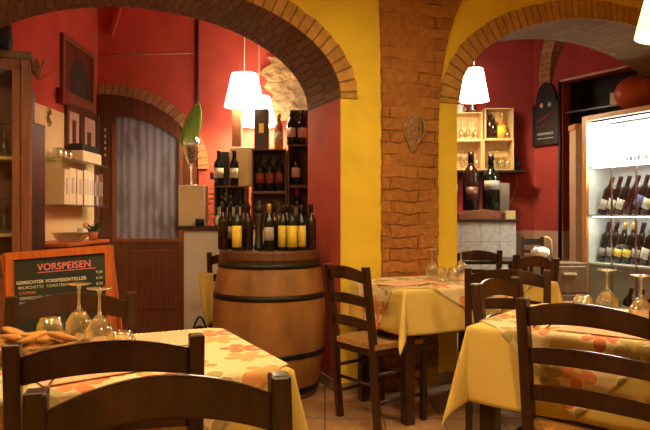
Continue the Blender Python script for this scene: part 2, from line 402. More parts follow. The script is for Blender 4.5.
wallbox('wall_partition', (.27, 4.80), (.27, YB), 0, 3.6, -.16, 'redbright')
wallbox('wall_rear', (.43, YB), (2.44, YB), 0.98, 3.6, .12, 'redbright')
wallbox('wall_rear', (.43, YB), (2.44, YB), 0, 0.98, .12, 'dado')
SW = Vector((2.38, YB, 0)); SD = Vector((.515, -.857, 0)); SN = Vector((.857, .515, 0))
def S(t, d=0, z=0): return SW + SD*t + SN*d + Vector((0, 0, z))
def sidewall(t0, t1, z0, z1, m): wallbox('wall_right', S(t1), S(t0), z0, z1, -.12, m) 
R0, R1 = .40, 1.5
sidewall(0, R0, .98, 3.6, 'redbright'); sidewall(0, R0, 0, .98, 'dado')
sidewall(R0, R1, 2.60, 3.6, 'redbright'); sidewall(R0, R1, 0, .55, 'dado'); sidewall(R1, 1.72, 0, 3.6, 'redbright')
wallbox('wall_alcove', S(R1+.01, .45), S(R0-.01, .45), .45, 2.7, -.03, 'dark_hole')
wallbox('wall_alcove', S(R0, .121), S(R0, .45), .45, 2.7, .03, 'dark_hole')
bm = B(); poly = [(-3.5, -2.5), (4.6, -2.5), tuple(W(4.6, .02)[:2]), tuple(W(-3.3, .02)[:2])]
for z in (3.3, 3.36): bm.faces.new([bm.verts.new((x, y, z)) for x, y in poly])
struct('ceiling', bm, 'yellow')
bm = B(); poly = [tuple(W(-3.3, .3)[:2]), tuple(W(4.6, .3)[:2]), (4.6, 7.5), (-2.4, 7.5)]
for z in (3.55, 3.6): bm.faces.new([bm.verts.new((x, y, z)) for x, y in poly])
struct('ceiling', bm, 'red')
wallbox('wall_front', (-3.2, -2.4), (4.4, -2.4), 0, 3.3, -.1, 'yellow')
wallbox('wall_west', (-2.98, 2.9), (-2.98, -2.4), 0, 3.3, -.1, 'yellow')
wallbox('wall_east', (4.3, -2.4), (4.3, 5.6), 0, 3.3, -.1, 'yellow')
bm = B(); 
for a, b in (((0, 0), (S1L, 0)), ):
    vs = [W(-.012, -.014, 0), W(S1L, -.014, 0), W(S1L, 0, 0), W(-.012, TW, 0)]
box(bm, (0, 0, 0), (S1L, .012, .075))
o = struct('baseboard_middle', bm, 'baseboard', loc=W(0, -.0125), rot=(0, 0, TH))
o = struct('baseboard_middle', box(B(), (-.012, -.012, 0), (0, TW, .075)), 'baseboard', loc=W(0, 0), rot=(0, 0, TH))

# door wall : brick ring, glazed door
DC = -2.13
def arcring(cx, zc, ax, az, th, y0, y1, a0, a1, n=30):
    bm = B(); uvl = bm.loops.layers.uv.new('UVMap'); L = 0
    for i in range(n):
        A, Bq = [a0+(a1-a0)*k/n for k in (i, i+1)]
        def P(a, o): return (cx+(ax+o)*math.cos(a), zc+(az+o)*math.sin(a))
        p0, p1, q0, q1 = P(A, 0), P(Bq, 0), P(A, th), P(Bq, th); d = math.dist(p0, p1)
        for vs, uv in (([(p0, y0), (q0, y0), (q1, y0), (p1, y0)], [(L, 0), (L, th), (L+d, th), (L+d, 0)]), ([(p0, y0), (p1, y0), (p1, y1), (p0, y1)], [(L, 0), (L+d, 0), (L+d, .02), (L, .02)]), ([(q0, y0), (q1, y0), (q1, y1), (q0, y1)], [(L, 0), (L+d, 0), (L+d, .02), (L, .02)])):
            f = bm.faces.new([bm.verts.new((v[0], y, v[1])) for v, y in vs])
            for l, u_ in zip(f.loops, uv): l[uvl].uv = (u_[0], u_[1]+.05)
        L += d
    return bm
M['brick_door'] = brick('door_arch_brick', (.45, .24, .10), (.36, .18, .07), (.24, .12, .05), .065, .5, .006, dist=.03)
bmr = arcring(DC, 1.60, .90, .72, .10, YD-.03, YD+.0, 0, PI*.53)
struct('trim_4', bmr, 'brick_door')
def ell(cx, zc, ax, az, a0, a1, n=20): return [(cx+ax*math.cos(a0+(a1-a0)*i/n), zc+az*math.sin(a0+(a1-a0)*i/n)) for i in range(n+1)]
door = thing('door_1', 'x', 'door', (0, 0, 0)); 
for k in ('label', 'category'): del door[k]
door['kind'] = 'structure'
# frame: outer ellipse minus pane opening
xl = XL+.005
PX0, PX1, PZ0 = -2.01, -1.40, .93
def paneprof(x):
    # height of the pane's arched top at x
    return 1.60+.52*math.sqrt(max(0, 1-((x-DC)/.86)**2))
bm = B(); n = 24
outer = [(DC+.895*math.cos(a), 1.60+.715*math.sin(a)) for a in [PI*.5*i/n for i in range(n+1)]]
xs = [xl, PX0] + [PX0+(PX1-PX0)*i/16 for i in range(1, 17)] + [DC+.895]
def ztop(x): return 1.60+.715*math.sqrt(max(0, 1-((x-DC)/.895)**2))
for x0, x1 in zip(xs, xs[1:]):
    mid = (x0+x1)/2
    if PX0 < mid < PX1:
        segs = [(.0, .0, PZ0, PZ0), (paneprof(x0), paneprof(x1), ztop(x0), ztop(x1))]
    else:
        segs = [(0, 0, ztop(x0), ztop(x1) if x1 < DC+.89 else 1.6)]
    for a0, a1, b0, b1 in segs:
        vs = [(x0, a0), (x1, a1), (x1, b1), (x0, b0)]
        prism(bm, vs, YD-.055, YD-.005)
bmesh.ops.remove_doubles(bm, verts=bm.verts, dist=1e-5)
obj('door_frame', bm, 'darkwood', door)
pts = [(PX0, PZ0), (PX1, PZ0)] + [(PX0+(PX1-PX0)*i/16, paneprof(PX0+(PX1-PX0)*i/16)) for i in range(16, -1, -1)]
obj('pane', prism(B(), pts, YD-.025, YD-.012), 'lace', door)
bm = B()
for a, b in (((PX0, YD-.065, PZ0-.03), (PX1, YD-.055, PZ0)), ((PX0-.03, YD-.065, PZ0-.03), (PX0, YD-.055, 2.02)), ((PX1, YD-.065, PZ0-.03), (PX1+.03, YD-.055, 1.85))): box(bm, a, b)
obj('moulding', bm, 'cabinet', door)
bm = box(B(), (-1.98, YD-.068, .25), (-1.43, YD-.055, .82)); obj('panel', bev(bm, .01, 2), 'darkwood', door)
bm = B(); 
for z in (1.72, 1.78, 1.84, 1.9, 1.96): box(bm, (-2.115, YD-.06, z), (-2.105, YD-.055, z+.025))
obj('fixing', bm, 'chalk_white', door)
# vertical conduit, wire, red batten
tag(obj('wall_conduit', tube(B(), [(-1.235, YD-.02, 1.2), (-1.235, YD-.02, 3.35)], .015), 'blackwood'), 'thin dark vertical conduit running up the red wall right of the arched door', 'pipe')
tag(obj('wall_cable', tube(B(), [(-2.19, YD-.006, 2.70), (-1.24, YD-.006, 2.72)], .004, 6), 'cord'), 'thin pale horizontal cable across the red wall above the door arch', 'cable')
tag(obj('wall_batten', rod(B(), (-1.96, YD-.03, 3.2), (-2.06, YD-.03, 2.88), .03, .05), 'red'), 'short slanting red batten high on the red wall above the door', 'batten')

# stone patch on the door wall
from mathutils import noise
bm = B(); g = []; n = 36
def edge(z): return -.575+.035*math.sin(z*17)+.03*math.sin(z*41+1)+max(0, 2.22-z)*.55
for j in range(n+1):
    z = 2.06+.62*j/n; row = []
    for i in range(n+1):
        x = edge(z)+(.12-edge(z))*i/n; p = Vector((x*7, z*9, 0))
        c = noise.cell_vector(p*.9+noise.noise_vector(p*.8)*.6); h = .03+.018*c.x+.010*noise.fractal(p*2, 1, 2, 4)
        row.append(bm.verts.new((x, YD-(h if 0 < i < n else -.005), z)))
    g.append(row)
for j in range(n):
    for i in range(n): bm.faces.new((g[j][i], g[j][i+1], g[j+1][i+1], g[j+1][i]))
obj_ = tag(obj('exposed_stonework', bm, 'stone'), 'patch of rough exposed stones on the red wall behind the bottle crates', 'stonework')

# ------------------------------------------------------------ chairs
def ladder_chair(label):
    t = thing('dining_chair', label, 'chair')
    w, d, sh, H = .185, .36, .45, .88
    def back(z): return -.055*max(0, (z-sh)/(H-sh))
    for s in (-1, 1):
        pts = [(s*w, .03, 0), (s*w, .005, .25), (s*w, 0, sh), (s*w, back(.66), .66), (s*w, back(H), H)]
        bm = B()
        prev = None
        for i, p in enumerate(pts):
            hw = .017; hd = .021
            cur = [bm.verts.new((p[0]+a*hw, p[1]+b*hd, p[2])) for a, b in ((-1, -1), (1, -1), (1, 1), (-1, 1))]
            if prev:
                for k in range(4): bm.faces.new((prev[k], prev[(k+1) % 4], cur[(k+1) % 4], cur[k]))
            else: bm.faces.new(cur[::-1])
            prev = cur
        bm.faces.new(prev)
        obj('post', bev(bm, .005, 2), 'chair', t)
        bm = B(); rod(bm, (s*(w+.015), d, .0), (s*(w+.015), d, sh+.012), .034, .034); obj('leg', bev(bm, .005, 2), 'chair', t)
    def rail(z0, hgt, arc):
        bm = B(); n = 16; prev = None
        for i in range(n+1):
            k = -1+2*i/n; x = k*(w-.012); bow = -.035*(1-k*k); lift = arc*(1-k*k)
            zt = z0+hgt+lift; zb = z0+lift*.75
            cur = [bm.verts.new(v) for v in ((x, back(zb)+bow-.009, zb), (x, back(zt)+bow-.009, zt), (x, back(zt)+bow+.009, zt), (x, back(zb)+bow+.009, zb))]
            if prev:
                for q in range(4): bm.faces.new((prev[q], prev[(q+1) % 4], cur[(q+1) % 4], cur[q]))
            else: bm.faces.new(cur)
            prev = cur
        bm.faces.new(prev[::-1]); bmesh.ops.recalc_face_normals(bm, faces=bm.faces)
        es = [e for e in bm.edges if abs((e.verts[0].co-e.verts[1].co).x) > .01]
        bmesh.ops.bevel(bm, geom=es, offset=.004, segments=2, affect='EDGES')
        return bm
    obj('top_rail', rail(.785, .062, .035), 'chair', t)
    obj('back_slat', rail(.66, .052, .022), 'chair', t); obj('back_slat', rail(.535, .052, .022), 'chair', t)
    bm = B(); 
    n = 10
    g = [[bm.verts.new(((-1+2*i/n)*(w+.02+.012*j/n), -.005+(d+.02)*j/n, sh+.004-.012*(1-abs(-1+2*i/n)**2)*(1-abs(-1+2*j/n)**2)+.012)) for j in range(n+1)] for i in range(n+1)]
    for i in range(n):
        for j in range(n): bm.faces.new((g[i][j], g[i+1][j], g[i+1][j+1], g[i][j+1]))
    r = bmesh.ops.extrude_face_region(bm, geom=list(bm.faces)); 
    for v in [x for x in r['geom'] if isinstance(x, bmesh.types.BMVert)]: v.co.z -= .03
    obj('rush_seat', bm, 'rush', t)
    bm = B(); fr = ((-w, 0), (w, 0)), ((-w-.015, d), (w+.015, d)), ((-w, 0), (-w-.015, d)), ((w, 0), (w+.015, d))
    for (a, b) in fr: rod(bm, (*a, sh-.035), (*b, sh-.035), .02, .028)
    obj('seat_frame', bm, 'chair', t)
    bm = B()
    for z in (.15, .30):
        for s in (-1, 1): tube(bm, [(s*w, .01, z), (s*(w+.015), d, z)], .010, 8)
    for z in (.22, .35): tube(bm, [(-w-.012, d, z), (w+.012, d, z)], .010, 8)
    tube(bm, [(-w, .012, .24), (w, .012, .24)], .010, 8)
    obj('stretcher', bm, 'chair', t)
    return t
proto = ladder_chair('chair')
def put_chair(mid, face, label, sc=1):
    f = Vector(face).normalized(); foot = Vector(mid)+f*.05
    return place(proto, (foot.x, foot.y, 0), math.atan2(-f.x, f.y), label, scale=sc if sc != 1 else None)
put_chair((-.265, 1.053), (.274, -.962), 'dark ladder-back chair nearest the camera, its rail lit along the top edge', (1.05, 1, 1))
put_chair((-.485, 1.43), (-.29, .957), 'dark wooden chair at the near side of the left table, beyond the closest chair')
put_chair((-.872, 2.215), (.33, -.944), 'dark wooden chair on the far side of the left table, in front of the chalkboard')
put_chair((.120, 3.50), (.80, .60), 'dark ladder-back chair with rush seat seen whole, left of the middle table', (.88, 1, 1))
put_chair((.93, 3.27), (.28, .96), 'dark wooden chair with its back to us at the near side of the middle table')
put_chair((.735, 2.715), (.766, -.643), 'dark wooden chair at the left side of the right table, mostly hidden behind its cloth')
put_chair((1.39, 4.24), (-.92, -.35), 'dark wooden chair at the far right end of the middle table')
put_chair((.815, 2.0), (.64, .76), 'large dark ladder-back chair in the right foreground at the floral-clothed table', (1.1, 1, 1))
put_chair((1.17, 4.98), (-.1, 1), 'dark wooden chair in the back room in front of the white tiled counter')
put_chair((-.66, 4.735), (0, 1), 'dark wooden chair almost hidden behind the wine barrel')

# ------------------------------------------------------------ tables and cloths
def table(label, a, b, loc, rz, h=.745):
    t = thing('dining_table', label, 'table', loc, (0, 0, rz))
    obj('tabletop', bev(box(B(), (-a, -b, h-.03), (a, b, h)), .004, 2), 'chair', t)
    bm = B()
    for s in (-1, 1): box(bm, (-a+.06, s*(b-.06)-.01, h-.11), (a-.06, s*(b-.06)+.01, h-.03)); box(bm, (s*(a-.06)-.01, -b+.06, h-.11), (s*(a-.06)+.01, b-.06, h-.03))
    obj('apron', bm, 'chair', t)
    for sx in (-1, 1):
        for sy in (-1, 1):
            x, y = sx*(a-.055), sy*(b-.055); obj('leg', bev(box(B(), (x-.03, y-.03, 0), (x+.03, y+.03, h-.03)), .004, 2), 'chair', t)
    return t
def cloth(name, a, b, over, z, mat, diamond=None, lift=0.0, n=84, phase=0):
    bm = B(); uvl = bm.loops.layers.uv.new('UVMap'); R = .012
    def D(u, v):
        ex, ey = max(abs(u)-a, 0), max(abs(v)-b, 0); r = math.hypot(ex, ey)
        sx, sy = (1 if u > 0 else -1), (1 if v > 0 else -1)
        x, y = max(-a, min(a, u)), max(-b, min(b, v))
        if r < 1e-7: return Vector((x, y, z+lift))
        dx, dy = ex/r*sx, ey/r*sy; c = (2*ex*ey/(r*r))**1.6
        if r < R*PI/2: out, dn = R*math.sin(r/R), R*(1-math.cos(r/R))
        else:
            q = r-R*PI/2; run = abs(u)*13+abs(v)*13+phase
            fl = .035+.22*c+.05*math.sin(run)*(q/.28)*(1-c)
            out = R+q*fl; dn = R+q*math.sqrt(1-min(.8, fl)**2)
        out += lift+.0015; 
        return Vector((x+dx*out, y+dy*out, z+lift*(1 if r < R else .5)-dn))
    V = {}
    if diamond is None:
        us = sorted(set([-a, a]+[(-a-over)+(2*a+2*over)*i/n for i in range(n+1)])); vs_ = sorted(set([-b, b]+[(-b-over)+(2*b+2*over)*i/n for i in range(n+1)]))
        f2 = lambda p, q: (p, q)
    else:
        h = diamond; us = vs_ = [-h+2*h*i/n for i in range(n+1)]; k = math.sqrt(.5)
        f2 = lambda p, q: ((p-q)*k*max(a, b)/b if a > b else (p-q)*k, (p+q)*k)
    uv = {}
    for i, p in enumerate(us):
        for j, q in enumerate(vs_):
            u, v = f2(p, q); V[i, j] = bm.verts.new(D(u, v)); uv[V[i, j]] = (u+a+1, v+b+1)
    for i in range(len(us)-1):
        for j in range(len(vs_)-1):
            f = bm.faces.new((V[i, j], V[i+1, j], V[i+1, j+1], V[i, j+1])); f.smooth = True
            for l in f.loops: l[uvl].uv = uv[l.vert]
    o = obj(name, bm, mat)
    m = o.modifiers.new('thick', 'SOLIDIFY'); m.thickness = .0018; m.offset = 1
    return o
def laid(a, b, over, dia, c, rz, l1, l2, l3, phase=0):
    table(l1, a, b, (*c, 0), rz)
    o = tag(cloth('tablecloth', a, b, over, .7465, 'cloth', phase=phase), l2, 'tablecloth'); o.location = (*c, 0); o.rotation_euler.z = rz
    o = tag(cloth('table_overlay', a, b, 0, .7465, 'floral', diamond=dia, lift=.0045, phase=phase), l3, 'tablecloth'); o.location = (*c, 0); o.rotation_euler.z = rz
def corner(c, rz, a, b): # centre from the near-left corner
    e1 = Vector((math.cos(rz), math.sin(rz))); e2 = Vector((-math.sin(rz), math.cos(rz))); return Vector(c)+e1*a+e2*b
rzL = math.radians(26); e1 = Vector((math.cos(rzL), math.sin(rzL))); e2 = Vector((-e1.y, e1.x))
cL = Vector((-.095, 1.70)) - e1*.39 + e2*.33
laid(.39, .33, .26, .45, cL, rzL, 'dark wooden table under the yellow cloth at lower left', 'yellow cotton tablecloth on the left foreground table, bright corner beside the barrel', 'flower-print overlay on the left foreground table with bread basket', 1)
rzM = math.radians(24.8); cM = corner((.43, 3.46), rzM, .54, .31)
laid(.54, .31, .25, .375, cM, rzM, 'dark wooden table in the middle against the brick pillar', 'yellow tablecloth on the middle table, pointed corner hanging by the rush-seat chair', 'flower-print overlay on the middle table in front of the brick pillar', 2)
rzR = math.radians(-38); cR = corner((.535, 2.36), rzR, .38, .38)
laid(.38, .38, .28, .465, cR, rzR, 'dark wooden table under the cloth at right foreground', 'yellow tablecloth on the right foreground table, corner falling in a folded point', 'large orange flower print overlay on the right foreground table', 3)
# back table of the rear room
t = thing('side_table', 'small dark table in front of the white tiled counter', 'table', (1.42, 5.62, 0))
obj('tabletop', bev(box(B(), (-.33, -.25, .74), (.33, .25, .77)), .004, 2), 'blackwood', t)
for sx in (-1, 1):
    for sy in (-1, 1): obj('leg', box(B(), (sx*.27-.02, sy*.2-.02, 0), (sx*.27+.02, sy*.2+.02, .74)), 'blackwood', t)
# black folded jacket on the table
bm = B(); bmesh.ops.create_icosphere(bm, subdivisions=3, radius=1)
for v in bm.verts:
    v.co = Vector((v.co.x*.16, v.co.y*.10, max(-.02, v.co.z*.05+.015*math.sin(v.co.x*9+v.co.y*5))))
tag(obj('folded_jacket', bm, 'black', loc=(1.30, 5.52, .792), smooth=True), 'black folded jacket lying on the small dark table in the back room', 'jacket')

# ------------------------------------------------------------ table ware
ZC = .7565
def tray(name, m, w, d, label, loc, rz, cat='napkin'):
    return tag(obj(name, bev(box(B(), (-w/2, -d/2, 0), (w/2, d/2, .002)), .0005, 1), m, loc=loc, rot=(0, 0, rz)), label, cat)
def goblet():
    t = thing('wine_glass', '', 'glass')
    # upside down: rim on the table
    bm = B(); p = [(.030, 0), (.036, .015), (.041, .045), (.038, .075), (.024, .098), (.008, .112)]
    q = [(r-.0015, z) for r, z in p[:-1]][::-1]
    lathe(bm, p+[(.0055, .112-.004)]+q, 28, closed=True); obj('bowl', bm, 'glass', t)
    bm = B(); lathe(bm, [(.0001, .110), (.006, .112), (.0042, .13), (.0042, .17), (.007, .183), (.0001, .184)], 16); obj('stem', bm, 'glass_thick', t)
    bm = B(); lathe(bm, [(.0001, .182), (.008, .182), (.034, .188), (.036, .190), (.034, .1915), (.0001, .1915)], 32); obj('foot', bm, 'glass_thick', t)
    return t
gob = goblet()
def tumbler():
    bm = B(); p = [(.037, 0), (.040, .03), (.038, .06), (.028, .082), (.0001, .085)]; q = [(.0001, .075), (.026, .073), (.035, .056), (.037, .03), (.0345, .001)]
    lathe(bm, p+q+[(.037, 0)], 28); return tag(obj('tumbler', bm, 'glass'), '', 'glass')
tum = tumbler()
G = lambda px, D: ((px-325)/640*D, D)
def gl(src, px, D, label, z=ZC): x, y = G(px, D); return place(src, (x, y, z), random.random()*3, label)
gl(gob, 79, 1.95, 'upside-down stemmed wine glass, left of the two on the left table, foot against the chalkboard')
gl(gob, 99.5, 1.83, 'upside-down stemmed wine glass, right of the two on the left table')
gl(tum, 50, 1.98, 'upturned glass tumbler behind the bread basket on the left table')
gl(tum, 121, 1.74, 'upturned glass tumbler beside the right wine glass on the left table')
gl(gob, 432, 3.95, 'upside-down wine glass at the brick pillar on the middle table')
gl(gob, 461, 4.00, 'upside-down wine glass in front of the yellow pillar edge on the middle table')
gl(tum, 441, 3.85, 'upturned tumbler between the wine glasses on the middle table, its left tumbler')
gl(tum, 454, 3.86, 'upturned tumbler right of the wine glasses on the middle table')
gl(gob, 607, 2.45, 'upside-down wine glass left on the right table, in front of the wine fridge', ZC)
gl(gob, 641, 2.22, 'upside-down wine glass furthest right on the right table at the photo edge', ZC)
gl(tum, 583, 2.52, 'upturned tumbler left of the wine glasses on the right table', ZC)
# cutlery
def cutlery():
    f = thing('fork', '', 'cutlery')
    bm = B(); rod(bm, (0, -.10, .002), (0, .03, .003), .007, .003); rod(bm, (0, .03, .003), (0, .05, .002), .018, .002); obj('handle', bm, 'steel', f)
    bm = B()
    for i in range(4): rod(bm, ((i-1.5)*.005, .05, .002), ((i-1.5)*.005, .09, .003), .0025, .002)
    obj('tines', bm, 'steel', f)
    k = thing('table_knife', '', 'cutlery')
    obj('handle', rod(B(), (0, -.11, .003), (0, 0, .003), .010, .005), 'steel', k)
    obj('blade', prism(B(), [(-.008, 0), (.008, 0), (.008, .001), (-.008, .001)], 0, .10), 'steel', k, loc=(0, 0, .002))
    return f, k
fork, knife = cutlery()
def onL(p, q, z=ZC): v = cL+e1*p+e2*q; return (v.x, v.y, z)
tray('placemat', 'napkin_pink', .36, .26, 'pink paper placemat on the near edge of the left table', (-.60, 1.70, ZC), rzL+.25, 'placemat')
tray('placemat', 'napkin_pink', .34, .24, 'pink paper placemat near the bread basket on the far side of the left table', onL(.10, .17), rzL, 'placemat')
place(fork, (-.66, 1.57, ZC+.003), .25, 'steel fork left of the near placemat on the left table')
place(knife, (-.72, 1.585, ZC+.003), .25, 'steel knife lying outside the fork on the left table')
place(fork, (-.43, 1.70, ZC+.003), .45, 'steel fork right on the near placemat of the left table')
place(knife, (-.395, 1.70, ZC+.003), .45, 'steel knife at the right end of the near placemat on the left table')
e1R = Vector((math.cos(rzR), math.sin(rzR))); e2R = Vector((-e1R.y, e1R.x))
def onR(p, q, z=ZC): v = cR+e1R*p+e2R*q; return (v.x, v.y, z)
tray('placemat', 'napkin_pink', .34, .22, 'pink placemat on the right foreground table seen through the chair back', (1.00, 2.20, ZC), rzR, 'placemat')
place(fork, (.825, 2.32, ZC+.001), -.55, 'fork left of the placemat on the right table')
place(knife, (.79, 2.34, ZC+.001), -.55, 'knife beside the fork on the right table')
tray('placemat', 'napkin_pink', .30, .20, 'orange-pink placemat near the cloth corner on the middle table', (.46, 3.72, ZC), rzM+.2, 'placemat')
place(fork, (.56, 3.62, ZC+.001), rzM-.9, 'steel fork on the middle table beside its placemat')
# small candle cubes by the right glass
for i, (px, D) in enumerate(((628, 2.36), (634, 2.28))):
    x, y = G(px, D)
    tag(obj('salt_cellar', bev(box(B(), (-.017, -.017, 0), (.017, .017, .04-.008*i)), .003, 2), 'napkin_white', loc=(x, y, ZC)), ('small white condiment cube behind' if i == 0 else 'small white condiment cube just in front of its twin, left of') + ' the rightmost wine glass' , 'condiment pot')
# bread basket
bx, by = G(28, 1.80)
t = thing('bread_basket', 'low wicker basket of bread on the left table in front of the tumbler', 'basket', (bx, by, ZC), (0, 0, rzL))
bm = B(); lathe(bm, [(.0001, 0), (.11, 0), (.135, .045), (.130, .048), (.104, .006), (.0001, .006)], 32)
for v in bm.verts: v.co.x *= 1.15
obj('basket_bowl', bm, 'wicker', t)
rnd = random.Random(11)
bsl = None
for i in range(18):
    if bsl is None:
        bm = B(); bmesh.ops.create_icosphere(bm, subdivisions=3, radius=1)
        for v in bm.verts: v.co = Vector((v.co.x*.045, v.co.y*.026, v.co.z*.011))
        bsl = tag(obj('bread_slice', bm, 'bread', smooth=True), '', 'bread')
        used.discard('bread_slice')
    a = rnd.random()*6.28; r = rnd.uniform(.0, .09)
    place(bsl, (bx+r*1.15*math.cos(a)+.02, by+r*.7*math.sin(a), ZC+.022+.0022*i), (rnd.uniform(-.35, .35), rnd.uniform(-.45, .45), rnd.random()*3),
          'toasted bread slice heaped in the wicker basket on the left table', 'bread slices in the basket')

# ------------------------------------------------------------ bottles
def bottle_prof(h=.30, r=.037, neck=.0145, sh=.62):
    return [(.0001, .0), (r*.9, 0), (r, .006), (r, h*sh), (r*.93, h*(sh+.05)), (r*.6, h*(sh+.11)), (neck*1.1, h*(sh+.17)), (neck, h*.88), (neck, h*.955), (neck*1.15, h*.96), (neck*1.15, h*.985), (neck*.9, h), (.0001, h)]
def bottle(body, lab, foil, label_span=2.4, lz=(.22, .50), h=.30, r=.037, name='wine_bottle', sh=.62, nk=.0145):
    t = thing(name, '', 'bottle')
    obj('bottle_body', lathe(B(), bottle_prof(h, r, nk, sh), 22), body, t)
    if lab:
        a = -PI/2
        obj('bottle_label', lathe(B(), [(r+.0004, h*lz[0]), (r+.0012, h*lz[0]), (r+.0012, h*lz[1]), (r+.0004, h*lz[1])], 14, a0=a-label_span/2, a1=a+label_span/2), lab, t)
    if foil: obj('capsule', lathe(B(), [(nk*1.0, h*.82), (nk*1.10, h*.82), (nk*1.20, h*.958), (nk*1.20, h*1.002), (.0001, h*1.003)], 18), foil, t)
    return t
bt = {'w': bottle('bottle', 'white_label', 'foil_dark'), 'y': bottle('bottle', 'yellow_label', 'foil_dark', 2.6, (.08, .55)),
      'r': bottle('bottle', 'red_label', 'foil_dark'), 'g': bottle('bottle', 'grey_label', 'foil_gold'), 'red': bottle('bottle', 'grey_label', 'foil_red'),
      'p': bottle('rose', 'white_label', 'foil_gold'), 'b': bottle('bottle', 'blue_label', 'foil_dark'), 'n': bottle('bottle_brown', None, 'foil_dark')}
def bot(k, loc, label, rot=0, sc=1, group=None): return place(bt[k], loc, rot, label, group, sc)
ZB = .932
# barrel
BC = (-.365, 4.22)
t = thing('wine_barrel', 'old oak wine barrel with black hoops standing in the left archway, bottles on its head', 'barrel', (*BC, 0))
def br(z): return .372-.062*((z-.465)/.465)**2
nst = 26; bm = B(); zz = [.0+.93*i/20 for i in range(21)]
cols = []
for k in range(nst*3):
    a = 2*PI*k/(nst*3); o = -.0025 if k % 3 == 0 else 0
    cols.append([bm.verts.new(((br(z)+o)*math.cos(a), (br(z)+o)*math.sin(a), z)) for z in zz])
for k in range(nst*3):
    p, q = cols[k], cols[(k+1) % (nst*3)]
    for i in range(20): f = bm.faces.new((p[i], q[i], q[i+1], p[i+1])); f.smooth = True
bm.faces.new([c[0] for c in cols][::-1])
obj('staves', bm, 'barrel', t)
obj('barrel_head', lathe(B(), [(.0001, .93), (.29, .93), (.295, .905), (.0001, .905)], 40), 'barrelrim', t)
obj('chime', lathe(B(), [(.285, .90), (.285, .932), (br(.93)+.014, .932), (br(.92)+.018, .918), (br(.9)+.008, .905), (br(.88)+.012, .885), (br(.86)+.004, .862), (br(.86)-.006, .862)], 48), 'barrelrim', t)
for z, hh in ((.84, .036), (.645, .036), (.285, .034), (.055, .045)):
    obj('hoop', lathe(B(), [(br(z-hh/2)-.003, z-hh/2), (br(z-hh/2)+.004, z-hh/2), (br(z+hh/2)+.004, z+hh/2), (br(z+hh/2)-.003, z+hh/2)], 48), 'hoop', t)
# bottles on the barrel
gB = None
bl = [(237, 4.02, 'y', 'yellow-labelled dark bottle standing alone at the left front of the barrel head'),
      (223, 4.22, 'n', 'plain dark bottle at the far left edge of the barrel head'),
      (248, 4.10, 'n', 'plain dark bottle just right of the lone yellow-labelled bottle on the barrel'),
      (269, 4.03, 'g', 'grey-labelled dark bottle in the middle of the barrel head front row'),
      (283, 4.06, 'y', 'yellow-labelled bottle, leftmost of the three together on the barrel'),
      (292, 4.02, 'y', 'yellow-labelled bottle, middle of the three together on the barrel'),
      (301, 4.08, 'y', 'yellow-labelled bottle, rightmost of the three together on the barrel'),
      (311, 4.16, 'n', 'plain dark bottle at the right edge of the barrel head by the red wall'),
      (230, 4.34, 'w', 'white-labelled bottle at the back left of the barrel head'),
      (243, 4.30, 'n', 'plain dark bottle in the second row left on the barrel head'),
      (274, 4.20, 'n', 'plain dark bottle behind the middle gap on the barrel head'),
      (287, 4.26, 'n', 'plain dark bottle behind the yellow-labelled trio on the barrel'),
      (300, 4.34, 'w', 'white-labelled bottle at the back right of the barrel head')]
for px, D, k, lb in bl: x, y = G(px, D); bot(k, (x, y, ZB-.001), lb, sc=(.82, .82, 1.0 if k != 'y' else .95) if k == 'y' else (.9, .9, .98))
x, y = G(259, 4.08)
t = thing('pepper_mill', 'tall turned dark pepper mill among the bottles on the barrel', 'mill', (x, y, ZB))
obj('mill_body', lathe(B(), [(.0001, 0), (.034, 0), (.034, .02), (.026, .05), (.022, .14), (.028, .21), (.030, .235), (.0001, .236)], 22), 'blackwood', t)
obj('mill_head', lathe(B(), [(.0001, .236), (.02, .238), (.030, .262), (.024, .288), (.010, .298), (.012, .31), (.0001, .318)], 22), 'blackwood', t)

# ------------------------------------------------------------ bar of the left back room
t = thing('bar_counter', 'white painted bar counter with a dark top, between the door and the barrel', 'counter', (0, 0, 0))
obj('counter_body', box(B(), (-1.15, 5.22, 0), (.26, 5.68, 1.035)), 'counter_white', t)
obj('counter_top', bev(box(B(), (-1.20, 5.17, 1.035), (.26, 5.70, 1.065)), .004, 2), 'blackwood', t)
ZK = 1.065
tag(obj('pedestal_box', bev(box(B(), (-.105, -.10, 0), (.105, .10, .335)), .004, 2), 'cream_box', loc=(-1.10, 5.36, ZK)), 'cream square pedestal on the left end of the bar counter under a tall glass', 'pedestal')
t = thing('glass_vase', 'tall stemmed glass vase filled with dark pebbles, on the cream pedestal', 'vase', (-1.12, 5.36, ZK+.335))
bm = B(); lathe(bm, [(.0001, .008), (.05, .006), (.052, .0), (.0001, .0)], 28); obj('foot', bm, 'glass_thick', t)
obj('stem', lathe(B(), [(.012, .006), (.009, .06), (.009, .13), (.014, .17)], 14), 'glass_thick', t)
obj('bowl', lathe(B(), [(.010, .165), (.030, .19), (.058, .26), (.072, .34), (.075, .40), (.073, .40), (.070, .34), (.056, .262), (.028, .193), (.008, .17)], 28, closed=True), 'glass', t)
obj('filling', lathe(B(), [(.0001, .176), (.026, .197), (.053, .262), (.066, .335), (.055, .35), (.0001, .36)], 24), 'marble', t)
bm = B(); n = 14; prev = None
for i in range(n+1):
    k = i/n; wd = .070*math.sin(PI*(.25+.62*k))**.8*(1-k**7)+.001; c = Vector((-.04+.20*k-.06*k*k*0-.06, .0, 0))
    base = Vector((-.03+.10*k, -.03*k, .33+.37*k)); side = Vector((.9, .35, -.12)).normalized()*wd
    cur = [bm.verts.new(base-side+Vector((0, -.012, 0))), bm.verts.new(base), bm.verts.new(base+side+Vector((0, -.012, 0)))]
    if prev: 
        for a in (0, 1): f = bm.faces.new((prev[a], prev[a+1], cur[a+1], cur[a])); f.smooth = True
    prev = cur
